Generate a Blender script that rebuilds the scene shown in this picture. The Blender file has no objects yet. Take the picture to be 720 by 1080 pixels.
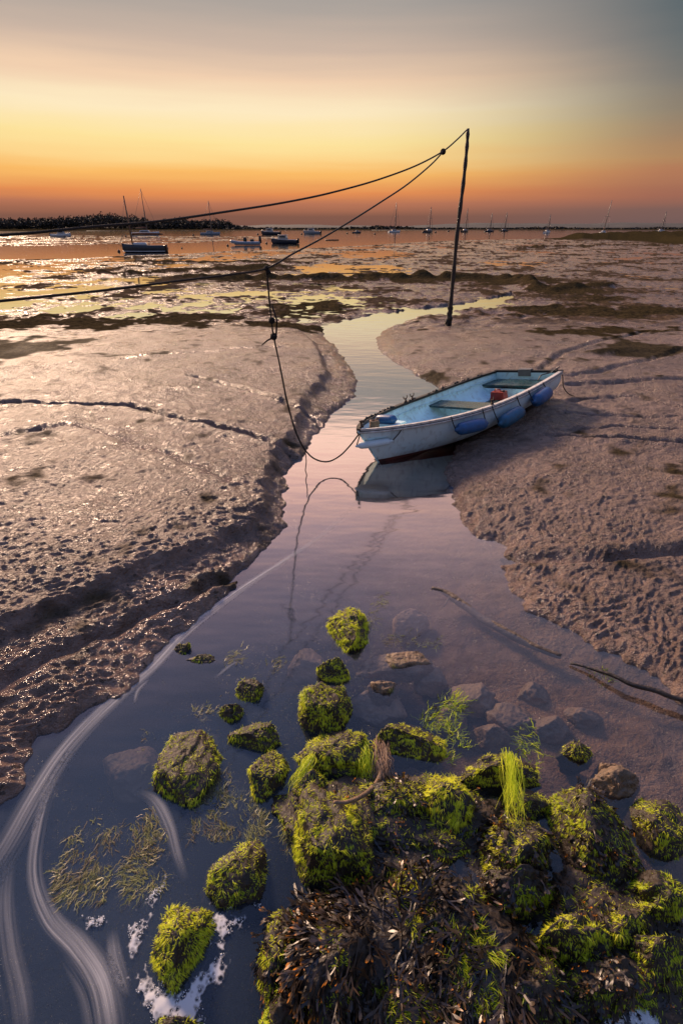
import bpy, math, random
import numpy as np
from mathutils import Vector, noise as mnoise

rng = np.random.default_rng(7)
random.seed(7)
S = bpy.context.scene
COL = S.collection
R = math.radians
CAM_H = 2.0
PITCH = R(29.05)

# ------------------------------------------------------------------ camera
cam_data = bpy.data.cameras.new('camera')
cam = bpy.data.objects.new('camera', cam_data)
COL.objects.link(cam)
cam.location = (0, 0, CAM_H)
cam.rotation_euler = (math.pi / 2 - PITCH, 0, 0)
cam_data.sensor_fit = 'VERTICAL'
cam_data.sensor_height = 36
cam_data.sensor_width = 24
cam_data.lens = 18
cam_data.clip_start = 0.02
cam_data.clip_end = 20000
S.camera = cam


def lin(c):
    return tuple((v / 12.92 if v <= .04045 else ((v + .055) / 1.055) ** 2.4) for v in [x / 255. for x in c])


def ramp(nt, stops, interp='LINEAR'):
    n = nt.nodes.new('ShaderNodeValToRGB')
    n.color_ramp.interpolation = interp
    e = n.color_ramp.elements
    while len(e) < len(stops):
        e.new(0.5)
    for el, (p, c) in zip(e, stops):
        el.position = p
        el.color = (*c[:3], 1)
    return n


def mth(nt, op, a, b=None, c=None, clamp=False):
    n = nt.nodes.new('ShaderNodeMath')
    n.operation = op
    n.use_clamp = clamp
    for i, v in enumerate((a, b, c)):
        if v is None:
            continue
        if isinstance(v, (int, float)):
            n.inputs[i].default_value = v
        else:
            nt.links.new(v, n.inputs[i])
    return n.outputs[0]


def mixc(nt, f, a, b):
    n = nt.nodes.new('ShaderNodeMix')
    n.data_type = 'RGBA'
    for i, v in ((0, f), (6, a), (7, b)):
        if isinstance(v, (int, float)):
            n.inputs[i].default_value = v
        elif isinstance(v, tuple):
            n.inputs[i].default_value = (*v[:3], 1)
        else:
            nt.links.new(v, n.inputs[i])
    return n.outputs[2]


# ------------------------------------------------------------------ sky
GLOW_AZ = R(-14)
W = bpy.data.worlds.new('World')
S.world = W
W.use_nodes = True
nt = W.node_tree
nt.nodes.clear()
tc = nt.nodes.new('ShaderNodeTexCoord')
vn = nt.nodes.new('ShaderNodeVectorMath'); vn.operation = 'NORMALIZE'
nt.links.new(tc.outputs['Generated'], vn.inputs[0])
sx = nt.nodes.new('ShaderNodeSeparateXYZ')
nt.links.new(vn.outputs[0], sx.inputs[0])
# faint horizontal streaks of thin high cloud
mp = nt.nodes.new('ShaderNodeMapping'); mp.inputs['Scale'].default_value = (2.2, 2.2, 34)
nt.links.new(vn.outputs[0], mp.inputs[0])
nz = nt.nodes.new('ShaderNodeTexNoise'); nz.inputs['Scale'].default_value = 1.6; nz.inputs['Detail'].default_value = 5
nt.links.new(mp.outputs[0], nz.inputs[0])
elev = mth(nt, 'MULTIPLY', mth(nt, 'ARCSINE', sx.outputs[2]), 180 / math.pi)
wob = mth(nt, 'MULTIPLY', mth(nt, 'SUBTRACT', nz.outputs[0], .5), 1.5)
wob = mth(nt, 'MULTIPLY', wob, mth(nt, 'MULTIPLY', elev, .2, clamp=True))
elev2 = mth(nt, 'ADD', elev, wob)
fac = mth(nt, 'POWER', mth(nt, 'DIVIDE', mth(nt, 'MAXIMUM', elev2, 0.0), 90.0, clamp=True), .5)


def sky_ramp(stops):
    r = ramp(nt, [((e / 90) ** .5, tuple(v / 1.149 for v in lin(c))) for e, c in stops])
    nt.links.new(fac, r.inputs[0])
    return r.outputs[0]


GLOW = sky_ramp([(0, (116, 84, 76)), (.95, (132, 90, 75)), (2.0, (186, 118, 88)), (2.8, (229, 143, 84)), (4.3, (251, 188, 104)), (5.4, (254, 212, 138)),
                 (6.8, (254, 228, 158)), (9.1, (254, 234, 194)), (11.1, (242, 208, 176)), (12.9, (208, 184, 166)), (16.5, (162, 158, 154)), (20, (252, 208, 186)), (26, (250, 198, 182)),
                 (34, (196, 166, 176)), (50, (106, 120, 162)), (90, (70, 92, 138))])  # peach stops above the view are added for the creek's reflection
SIDE = sky_ramp([(0, (104, 88, 90)), (1.4, (126, 95, 88)), (2.4, (160, 105, 86)), (4.1, (178, 122, 90)), (5.1, (177, 135, 96)), (6.3, (162, 131, 102)), (7.9, (142, 128, 110)),
                 (9.7, (122, 118, 112)), (11.9, (100, 108, 110)), (14.5, (82, 98, 105)), (17, (84, 96, 106)), (21, (146, 134, 138)), (26, (152, 136, 142)),
                 (34, (132, 126, 142)), (50, (88, 104, 142)), (90, (70, 92, 138))])
BACK = sky_ramp([(0, (90, 84, 94)), (8, (108, 104, 114)), (20, (112, 116, 132)), (34, (100, 110, 134)), (52, (76, 92, 130)), (90, (70, 92, 138))])  # sky behind the camera, raised as added fill for the near hull side
# azimuth factor
hl = mth(nt, 'SQRT', mth(nt, 'ADD', mth(nt, 'MULTIPLY', sx.outputs[0], sx.outputs[0]), mth(nt, 'MULTIPLY', sx.outputs[1], sx.outputs[1])))
hl = mth(nt, 'MAXIMUM', hl, 1e-4)
dt = mth(nt, 'DIVIDE', mth(nt, 'ADD', mth(nt, 'MULTIPLY', sx.outputs[0], math.sin(GLOW_AZ)), mth(nt, 'MULTIPLY', sx.outputs[1], math.cos(GLOW_AZ))), hl)


def sstep(v, a, b):
    n = nt.nodes.new('ShaderNodeMapRange'); n.interpolation_type = 'SMOOTHSTEP'
    nt.links.new(v, n.inputs[0])
    n.inputs[1].default_value = a; n.inputs[2].default_value = b
    return n.outputs[0]


c = mixc(nt, sstep(dt, .72, .99), SIDE, GLOW)
c = mixc(nt, sstep(dt, -.5, .55), BACK, c)
gain = mth(nt, 'MULTIPLY_ADD', sstep(elev, 20, 55), 1.4, 1.0)  # added brightness towards the zenith, lifts the foreground
# bright band added above the view for mud sheen and creek reflection
fill_band = mth(nt, 'MULTIPLY', mth(nt, 'MULTIPLY', sstep(elev, 16.5, 22), mth(nt, 'SUBTRACT', 1.0, sstep(elev, 32, 50))), sstep(dt, .55, 1.0))
gain = mth(nt, 'MULTIPLY_ADD', fill_band, .65, gain)
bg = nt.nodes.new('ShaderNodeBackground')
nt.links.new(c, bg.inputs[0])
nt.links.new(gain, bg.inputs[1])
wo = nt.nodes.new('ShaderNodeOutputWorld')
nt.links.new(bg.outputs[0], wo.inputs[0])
W.cycles.sampling_method = 'MANUAL'
W.cycles.sample_map_resolution = 512

# ------------------------------------------------------------------ sun (warm fill added from the front left, well above the horizon glow)
sd_ = bpy.data.lights.new('sun', 'SUN')
sun = bpy.data.objects.new('sun', sd_); COL.objects.link(sun)
sd_.energy = 4.8
sd_.angle = R(10)
sd_.color = (1.0, .68, .46)
SUN_AZ, SUN_EL = R(-36), R(27)
dv = Vector((math.sin(SUN_AZ) * math.cos(SUN_EL), math.cos(SUN_AZ) * math.cos(SUN_EL), math.sin(SUN_EL)))
sun.rotation_euler = dv.to_track_quat('Z', 'Y').to_euler()

vs = S.view_settings
vs.view_transform = 'Standard'; vs.look = 'None'; vs.exposure = 0.2; vs.gamma = 1
S.render.engine = 'CYCLES'
S.cycles.use_denoising = True
S.cycles.max_bounces = 8
S.cycles.diffuse_bounces = 3
S.cycles.glossy_bounces = 4
S.cycles.transmission_bounces = 4
S.cycles.transparent_max_bounces = 24
S.cycles.sample_clamp_indirect = 6


# ------------------------------------------------------------------ helpers
def gp(px, py, z=0.0):
    """photo pixel (720x1080 units) -> world point on the level z"""
    dep = PITCH + math.atan((py - 540) / 540.)
    d = (CAM_H - z) / math.tan(dep)
    zc = d * math.cos(PITCH) + (CAM_H - z) * math.sin(PITCH)
    return Vector(((px - 360) / 540. * zc, d, z))


def gd(px, py, d):
    """photo pixel at forward distance d -> world point"""
    dep = PITCH + math.atan((py - 540) / 540.)
    z = CAM_H - d * math.tan(dep)
    zc = d * math.cos(PITCH) + (CAM_H - z) * math.sin(PITCH)
    return Vector(((px - 360) / 540. * zc, d, z))


def depth(p):
    return p[1] * math.cos(PITCH) - (p[2] - CAM_H) * math.sin(PITCH)


def tag(o, label=None, cat=None, group=None, kind=None):
    if label: o['label'] = label
    if cat: o['category'] = cat
    if group: o['group'] = group
    if kind: o['kind'] = kind
    return o


def empty(name, loc=(0, 0, 0), rot=(0, 0, 0)):
    o = bpy.data.objects.new(name, None)
    o.location = loc; o.rotation_euler = rot; o.empty_display_size = .1
    COL.objects.link(o)
    return o


def mesh_obj(name, verts, faces, mat=None, parent=None, smooth=True, attrs=None, mats=None, fm=None):
    me = bpy.data.meshes.new(name)
    if isinstance(faces, np.ndarray):
        verts = np.asarray(verts, np.float32)
        n, k = faces.shape
        me.vertices.add(len(verts)); me.vertices.foreach_set('co', verts.ravel())
        me.loops.add(n * k); me.loops.foreach_set('vertex_index', faces.astype(np.int32).ravel())
        me.polygons.add(n)
        me.polygons.foreach_set('loop_start', np.arange(0, n * k, k, dtype=np.int32))
        me.update(calc_edges=True)
        me.validate()
    else:
        me.from_pydata([tuple(v) for v in verts], [], [tuple(f) for f in faces])
        me.update()
    if smooth:
        me.polygons.foreach_set('use_smooth', np.ones(len(me.polygons), bool))
    for m in (mats or ([mat] if mat else [])):
        me.materials.append(m)
    if fm is not None:
        me.polygons.foreach_set('material_index', np.asarray(fm, np.int32))
    if attrs:
        for k, v in attrs.items():
            a = me.attributes.new(k, 'FLOAT', 'POINT')
            a.data.foreach_set('value', np.asarray(v, np.float32))
    o = bpy.data.objects.new(name, me)
    COL.objects.link(o)
    if parent: o.parent = parent
    return o


class MB:
    """collects simple shapes into one mesh"""
    def __init__(self):
        self.v = []; self.f = []

    def add(self, v, f):
        b = len(self.v)
        self.v += [Vector(p) for p in v]
        self.f += [tuple(i + b for i in q) for q in f]
        return self

    def box(self, c, s, taper=1.0, rz=0.0):
        x, y, z = s[0] / 2, s[1] / 2, s[2] / 2
        t = taper
        vs_ = [(-x, -y, -z), (x, -y, -z), (x, y, -z), (-x, y, -z), (-x * t, -y * t, z), (x * t, -y * t, z), (x * t, y * t, z), (-x * t, y * t, z)]
        cr, sr = math.cos(rz), math.sin(rz)
        vs_ = [(c[0] + a * cr - b * sr, c[1] + a * sr + b * cr, c[2] + d) for a, b, d in vs_]
        return self.add(vs_, [(0, 3, 2, 1), (4, 5, 6, 7), (0, 1, 5, 4), (1, 2, 6, 5), (2, 3, 7, 6), (3, 0, 4, 7)])

    def tube(self, pts, rad, n=8, cap=True):
        pts = [Vector(p) for p in pts]
        rads = rad if isinstance(rad, (list, tuple, np.ndarray)) else [rad] * len(pts)
        vv = []; ff = []
        up = Vector((0, 0, 1))
        prev = None
        for i, p in enumerate(pts):
            t = (pts[min(i + 1, len(pts) - 1)] - pts[max(i - 1, 0)])
            if t.length < 1e-9: t = Vector((0, 0, 1))
            t.normalize()
            if prev is None:
                a = t.cross(up if abs(t.z) < .95 else Vector((1, 0, 0)))
            else:
                a = prev - t * prev.dot(t)
            a.normalize(); prev = a
            b = t.cross(a)
            for k in range(n):
                an = 2 * math.pi * k / n
                vv.append(p + (a * math.cos(an) + b * math.sin(an)) * rads[i])
        for i in range(len(pts) - 1):
            for k in range(n):
                k2 = (k + 1) % n
                ff.append((i * n + k, i * n + k2, (i + 1) * n + k2, (i + 1) * n + k))
        if cap:
            ff.append(tuple(range(n - 1, -1, -1)))
            ff.append(tuple((len(pts) - 1) * n + k for k in range(n)))
        return self.add(vv, ff)

    def lathe(self, c, prof, n=16, axis='z'):
        vv = []; ff = []
        for r_, z_ in prof:
            for k in range(n):
                an = 2 * math.pi * k / n
                p = (r_ * math.cos(an), r_ * math.sin(an), z_)
                if axis == 'x': p = (z_, p[0], p[1])
                if axis == 'y': p = (p[0], z_, p[1])
                vv.append((c[0] + p[0], c[1] + p[1], c[2] + p[2]))
        m = len(prof)
        for i in range(m - 1):
            for k in range(n):
                k2 = (k + 1) % n
                ff.append((i * n + k, i * n + k2, (i + 1) * n + k2, (i + 1) * n + k))
        ff.append(tuple(range(n - 1, -1, -1))); ff.append(tuple((m - 1) * n + k for k in range(n)))
        return self.add(vv, ff)

    def build(self, name, mat, parent=None, smooth=True, mats=None, fm=None):
        return mesh_obj(name, self.v, self.f, mat, parent, smooth, mats=mats, fm=fm)


def bez(pts, n=40):
    """Catmull-Rom through points"""
    P = [np.array(p, float) for p in pts]
    P = [2 * P[0] - P[1]] + P + [2 * P[-1] - P[-2]]
    out = []
    seg = len(P) - 3
    for i in range(n + 1):
        u = i / n * seg
        k = min(int(u), seg - 1); t = u - k
        a, b, c_, d = P[k:k + 4]
        out.append(.5 * ((2 * b) + (-a + c_) * t + (2 * a - 5 * b + 4 * c_ - d) * t * t + (-a + 3 * b - 3 * c_ + d) * t ** 3))
    return np.array(out)


def smooth01(x, a=0., b=1.):
    t = np.clip((x - a) / (b - a), 0, 1)
    return t * t * (3 - 2 * t)


# numpy gradient noise
_perm = rng.permutation(4096)
_gr = rng.uniform(0, 2 * np.pi, 4096)
_gx, _gy = np.cos(_gr), np.sin(_gr)


def pnoise(x, y, seed=0):
    xi = np.floor(x).astype(np.int64); yi = np.floor(y).astype(np.int64)
    xf = x - xi; yf = y - yi
    u = xf ** 3 * (xf * (xf * 6 - 15) + 10); v = yf ** 3 * (yf * (yf * 6 - 15) + 10)

    def g(ix, iy, dx, dy):
        h = _perm[(_perm[(ix + seed * 131) & 4095] + iy) & 4095]
        return _gx[h] * dx + _gy[h] * dy
    a = g(xi, yi, xf, yf); b = g(xi + 1, yi, xf - 1, yf)
    c_ = g(xi, yi + 1, xf, yf - 1); d = g(xi + 1, yi + 1, xf - 1, yf - 1)
    return 1.5 * ((a + u * (b - a)) * (1 - v) + (c_ + u * (d - c_)) * v)


def seg_dist(x, y, P, closed):
    """distance to polyline; if closed also inside mask"""
    best = np.full(x.shape, 1e12)
    inside = np.zeros(x.shape, bool)
    n = len(P)
    for i in range(n if closed else n - 1):
        ax, ay = P[i]; bx, by = P[(i + 1) % n]
        dx, dy = bx - ax, by - ay
        L2 = dx * dx + dy * dy + 1e-12
        t = np.clip(((x - ax) * dx + (y - ay) * dy) / L2, 0, 1)
        d2 = (x - ax - t * dx) ** 2 + (y - ay - t * dy) ** 2
        np.minimum(best, d2, out=best)
        if closed and ay != by:
            cnd = ((ay > y) != (by > y)) & (x < (bx - ax) * (y - ay) / (by - ay) + ax)
            inside ^= cnd
    d = np.sqrt(best)
    return (np.where(inside, -d, d)) if closed else d


def G(pts, z=0.0, smooth=0):
    P = [tuple(gp(a, b, z)[:2]) for a, b in pts]
    if smooth:
        P = [tuple(p) for p in bez(P, smooth)]
    return P


# ------------------------------------------------------------------ materials
def new_mat(name):
    m = bpy.data.materials.new(name); m.use_nodes = True
    n = m.node_tree; n.nodes.clear()
    o = n.nodes.new('ShaderNodeOutputMaterial')
    return m, n, o


def pbr(name, col, rough=.5, var=.25, scale=8., bump=0., bscale=60., metal=0., spec=.5, col2=None, dirt=None, coat=0.):
    m, n, o = new_mat(name)
    p = n.nodes.new('ShaderNodeBsdfPrincipled')
    t = n.nodes.new('ShaderNodeTexCoord')
    z = n.nodes.new('ShaderNodeTexNoise'); z.inputs['Scale'].default_value = scale; z.inputs['Detail'].default_value = 6
    n.links.new(t.outputs['Object'], z.inputs[0])
    lo = tuple(v * (1 - var) for v in col); hi = col2 or tuple(min(1, v * (1 + var)) for v in col)
    r = ramp(n, [(.3, lo), (.7, hi)])
    n.links.new(z.outputs[0], r.inputs[0])
    cc = r.outputs[0]
    if dirt:
        z2 = n.nodes.new('ShaderNodeTexNoise'); z2.inputs['Scale'].default_value = scale * 2.7; z2.inputs['Detail'].default_value = 8
        n.links.new(t.outputs['Object'], z2.inputs[0])
        f = ramp(n, [(.52, (0, 0, 0)), (.72, (.7, .7, .7))])
        n.links.new(z2.outputs[0], f.inputs[0])
        cc = mixc(n, f.outputs[0], cc, dirt)
    n.links.new(cc, p.inputs['Base Color'])
    rr = mth(n, 'MULTIPLY_ADD', z.outputs[0], .3, rough - .15, clamp=True)
    n.links.new(rr, p.inputs['Roughness'])
    p.inputs['Metallic'].default_value = metal
    p.inputs['Specular IOR Level'].default_value = spec
    p.inputs['Coat Weight'].default_value = coat
    if bump:
        z3 = n.nodes.new('ShaderNodeTexNoise'); z3.inputs['Scale'].default_value = bscale; z3.inputs['Detail'].default_value = 6
        n.links.new(t.outputs['Object'], z3.inputs[0])
        b = n.nodes.new('ShaderNodeBump'); b.inputs['Strength'].default_value = bump; b.inputs['Distance'].default_value = .02
        n.links.new(z3.outputs[0], b.inputs['Height']); n.links.new(b.outputs[0], p.inputs['Normal'])
    n.links.new(p.outputs[0], o.inputs[0])
    return m


def attr(n, name):
    a = n.nodes.new('ShaderNodeAttribute'); a.attribute_name = name
    return a.outputs['Fac']


def mat_ground():
    m, n, o = new_mat('wet_mud')
    p = n.nodes.new('ShaderNodeBsdfPrincipled')
    t = n.nodes.new('ShaderNodeTexCoord').outputs['Object']

    def nz(s, d=6, ro=.55):
        z = n.nodes.new('ShaderNodeTexNoise'); z.inputs['Scale'].default_value = s; z.inputs['Detail'].default_value = d
        z.inputs['Roughness'].default_value = ro
        n.links.new(t, z.inputs[0]); return z.outputs[0]
    n1, n2, n3, n4 = nz(1.3), nz(14), nz(55, 5), nz(160, 3)
    r = ramp(n, [(.25, (.080, .051, .040)), (.5, (.185, .124, .097)), (.75, (.33, .228, .180))])
    n.links.new(mth(n, 'MULTIPLY_ADD', n2, .6, mth(n, 'MULTIPLY', n1, .4)), r.inputs[0])
    c1 = r.outputs[0]
    # small dark specks (worm casts, weed scraps)
    sp = ramp(n, [(.63, (0, 0, 0)), (.68, (.85, .85, .85))])
    n.links.new(nz(24, 2), sp.inputs[0])
    c1 = mixc(n, sp.outputs[0], c1, (.035, .026, .02))
    # weed film
    rw = ramp(n, [(.3, (.016, .013, .007)), (.7, (.065, .050, .022))])
    n.links.new(n2, rw.inputs[0])
    c1 = mixc(n, attr(n, 'weed'), c1, rw.outputs[0])
    # stream bed: dark grey silt on the left, brown silt with stones on the right
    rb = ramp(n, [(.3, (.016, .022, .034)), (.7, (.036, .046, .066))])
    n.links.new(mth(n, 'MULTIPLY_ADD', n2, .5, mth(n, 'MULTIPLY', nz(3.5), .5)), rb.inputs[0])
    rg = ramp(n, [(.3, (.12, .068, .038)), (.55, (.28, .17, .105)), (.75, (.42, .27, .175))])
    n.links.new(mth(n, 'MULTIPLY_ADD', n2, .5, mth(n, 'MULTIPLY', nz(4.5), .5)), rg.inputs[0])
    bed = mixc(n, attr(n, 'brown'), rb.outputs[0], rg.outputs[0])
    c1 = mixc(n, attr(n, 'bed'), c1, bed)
    n.links.new(c1, p.inputs['Base Color'])
    rr = ramp(n, [(.36, (.18, .18, .18)), (.62, (.48, .48, .48))])
    n.links.new(mth(n, 'MULTIPLY_ADD', n3, .35, mth(n, 'MULTIPLY', nz(2.2), .65)), rr.inputs[0])
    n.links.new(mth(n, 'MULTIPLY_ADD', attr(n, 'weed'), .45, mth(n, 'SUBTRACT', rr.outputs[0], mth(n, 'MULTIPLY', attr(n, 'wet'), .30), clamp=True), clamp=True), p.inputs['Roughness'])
    n.links.new(mth(n, 'MULTIPLY_ADD', attr(n, 'weed'), -.44, mth(n, 'MULTIPLY_ADD', attr(n, 'far'), -.24, .46)), p.inputs['Specular IOR Level'])
    hgt = mth(n, 'MULTIPLY_ADD', n3, .7, mth(n, 'MULTIPLY', n4, .3))
    hgt = mth(n, 'ADD', hgt, mth(n, 'MULTIPLY', mth(n, 'MULTIPLY', nz(7, 4), attr(n, 'far')), 2.6))
    hgt = mth(n, 'ADD', hgt, mth(n, 'MULTIPLY', nz(22, 4), .9))
    b = n.nodes.new('ShaderNodeBump'); n.links.new(mth(n, 'MULTIPLY_ADD', attr(n, 'far'), -.25, 1.0), b.inputs['Strength']); b.inputs['Distance'].default_value = .030
    n.links.new(hgt, b.inputs['Height']); n.links.new(b.outputs[0], p.inputs['Normal'])
    n.links.new(p.outputs[0], o.inputs[0])
    return m


def mat_water():
    m, n, o = new_mat('water')
    t = n.nodes.new('ShaderNodeTexCoord').outputs['Object']
    mpg = n.nodes.new('ShaderNodeMapping'); mpg.inputs['Rotation'].default_value = (0, 0, R(35)); mpg.inputs['Scale'].default_value = (1.0, 3.0, 1)
    n.links.new(t, mpg.inputs[0])
    z = n.nodes.new('ShaderNodeTexNoise'); z.inputs['Scale'].default_value = 1.6; z.inputs['Detail'].default_value = 2
    n.links.new(mpg.outputs[0], z.inputs[0])
    b = n.nodes.new('ShaderNodeBump'); b.inputs['Strength'].default_value = .08; b.inputs['Distance'].default_value = .05
    n.links.new(z.outputs[0], b.inputs['Height'])
    tr = n.nodes.new('ShaderNodeBsdfTransparent'); tr.inputs[0].default_value = (.90, .90, .90, 1)
    di = n.nodes.new('ShaderNodeBsdfDiffuse'); di.inputs[0].default_value = (.052, .074, .110, 1)
    z2 = n.nodes.new('ShaderNodeTexNoise'); z2.inputs['Scale'].default_value = 1.1; z2.inputs['Detail'].default_value = 4
    n.links.new(mpg.outputs[0], z2.inputs[0])
    turb = mth(n, 'MULTIPLY_ADD', z2.outputs[0], .45, -.18, clamp=True)
    m1 = n.nodes.new('ShaderNodeMixShader')
    sp_ = n.nodes.new('ShaderNodeSeparateXYZ'); n.links.new(t, sp_.inputs[0])
    mr_ = n.nodes.new('ShaderNodeMapRange'); mr_.interpolation_type = 'SMOOTHSTEP'
    n.links.new(mth(n, 'MULTIPLY_ADD', sp_.outputs[1], -.13, sp_.outputs[0]), mr_.inputs[0])
    mr_.inputs[1].default_value = .0; mr_.inputs[2].default_value = -.7
    turb = mth(n, 'MULTIPLY_ADD', mr_.outputs[0], .34, turb, clamp=True)
    n.links.new(turb, m1.inputs[0])
    n.links.new(tr.outputs[0], m1.inputs[1]); n.links.new(di.outputs[0], m1.inputs[2])
    gl = n.nodes.new('ShaderNodeBsdfGlossy'); gl.inputs['Roughness'].default_value = .065
    n.links.new(b.outputs[0], gl.inputs['Normal'])
    fr = n.nodes.new('ShaderNodeLayerWeight')
    n.links.new(b.outputs[0], fr.inputs['Normal'])
    fr = ramp(n, [(0, (.025,) * 3), (.28, (.075,) * 3), (.42, (.19,) * 3), (.53, (.42,) * 3), (.65, (.80,) * 3), (.84, (.92,) * 3), (1, (1,) * 3)])
    n.links.new(n.nodes['Layer Weight'].outputs['Facing'], fr.inputs[0])
    m2 = n.nodes.new('ShaderNodeMixShader')
    n.links.new(fr.outputs[0], m2.inputs[0])
    n.links.new(m1.outputs[0], m2.inputs[1]); n.links.new(gl.outputs[0], m2.inputs[2])
    n.links.new(m2.outputs[0], o.inputs[0])
    return m


def mat_leafy(name, stops, rough=.45, transl=.35, spec=.4):
    """thin plant tissue, tone attribute picks the colour of each strand"""
    m, n, o = new_mat(name)
    r = ramp(n, stops)
    n.links.new(attr(n, 'tone'), r.inputs[0])
    p = n.nodes.new('ShaderNodeBsdfPrincipled'); p.inputs['Roughness'].default_value = rough
    p.inputs['Specular IOR Level'].default_value = spec
    n.links.new(r.outputs[0], p.inputs['Base Color'])
    tl = n.nodes.new('ShaderNodeBsdfTranslucent')
    n.links.new(r.outputs[0], tl.inputs[0])
    mx = n.nodes.new('ShaderNodeMixShader'); mx.inputs[0].default_value = transl
    n.links.new(p.outputs[0], mx.inputs[1]); n.links.new(tl.outputs[0], mx.inputs[2])
    n.links.new(mx.outputs[0], o.inputs[0])
    return m


M = {}
M['mud'] = mat_ground()
M['water'] = mat_water()
M['moss'] = mat_leafy('green_algae', [(0, (.030, .020, .010)), (.22, (.07, .06, .012)), (.40, (.11, .18, .010)), (.56, (.50, .66, .016)), (1, (.88, .90, .06))], .42, .5)
M['palemoss'] = mat_leafy('pale_algae', [(0, (.10, .075, .05)), (.35, (.17, .13, .07)), (.65, (.20, .21, .06)), (1, (.36, .36, .12))], .4, .3)
M['wrack'] = mat_leafy('brown_wrack', [(0, (.010, .008, .008)), (.35, (.026, .018, .014)), (.6, (.055, .034, .02)), (.8, (.12, .06, .02)), (1, (.52, .18, .012))], .34, .08, .55)
M['tan'] = mat_leafy('bleached_weed', [(0, (.16, .09, .05)), (.5, (.32, .20, .12)), (1, (.50, .36, .24))], .5, .2)
M['rock'] = pbr('dark_wet_rock', (.032, .022, .014), .6, .5, 9, .8, 30, dirt=(.012, .011, .010))
M['tanrock'] = pbr('tan_rock', (.20, .135, .085), .6, .45, 14, .9, 40, dirt=(.07, .05, .03))
M['bedrock'] = pbr('silt_covered_stone', (.26, .17, .11), .6, .45, 9, .8, 30, dirt=(.12, .08, .05))
M['rope'] = pbr('dark_rope', (.014, .011, .009), .8, .3, 40, .6, 300)
M['pole'] = pbr('weathered_pole', (.035, .028, .024), .55, .4, 12, .5, 60)
M['weedclump'] = pbr('clinging_weed', (.018, .016, .010), .5, .5, 20, .9, 60)
M['white'] = pbr('white_gelcoat', (.50, .50, .49), .3, .12, 5)
M['navy'] = pbr('navy_paint', (.018, .022, .035), .3, .2, 5)
M['darkhull'] = pbr('dark_hull_paint', (.020, .020, .022), .35, .3, 5)
M['bluehull'] = pbr('blue_hull_paint', (.17, .21, .25), .3, .15, 5)
M['sail'] = pbr('sail_cover', (.16, .06, .03), .8, .2, 5)
M['glass'] = pbr('dark_glass', (.02, .022, .025), .1, .1, 5)
M['mast'] = pbr('mast_alloy', (.12, .10, .09), .4, .1, 5)
M['woodmast'] = pbr('varnished_spar', (.14, .06, .025), .4, .2, 5)
M['black'] = pbr('black_rubber', (.012, .012, .013), .5, .3, 20)
M['buoy'] = pbr('faded_buoy', (.10, .035, .02), .5, .2, 10)
M['darkbuoy'] = pbr('dark_buoy', (.015, .014, .014), .5, .2, 10)
M['wood'] = pbr('far_trees', (.040, .034, .024), .8, .5, .2)
M['hill'] = pbr('far_land', (.05, .05, .045), .9, .3, .01)
M['blue'] = pbr('blue_fender', (.02, .095, .25), .35, .25, 9, .05, 40, dirt=(.02, .06, .12))
M['teal'] = pbr('teal_fender', (.015, .105, .20), .4, .25, 9, .05, 40, dirt=(.03, .06, .08))
M['whitefender'] = pbr('white_fender', (.60, .72, .76), .35, .1, 9)
M['thwart'] = pbr('green_board', (.018, .055, .06), .28, .35, 12, .15, 30, dirt=(.10, .10, .09))
M['red'] = pbr('red_plastic', (.30, .035, .02), .4, .3, 9, dirt=(.08, .03, .02))
M['canvas'] = pbr('brown_bucket', (.20, .13, .08), .7, .4, 20, .5, 60)
M['grey'] = pbr('grey_pad', (.14, .14, .14), .6, .3, 9)
M['stick'] = pbr('silted_branch', (.12, .085, .06), .6, .4, 9, .6, 40)
M['darkstick'] = pbr('dark_branch', (.03, .022, .016), .5, .4, 9, .6, 40)
M['chain'] = pbr('rusty_iron', (.05, .025, .014), .6, .4, 30, .5, 80)


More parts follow.
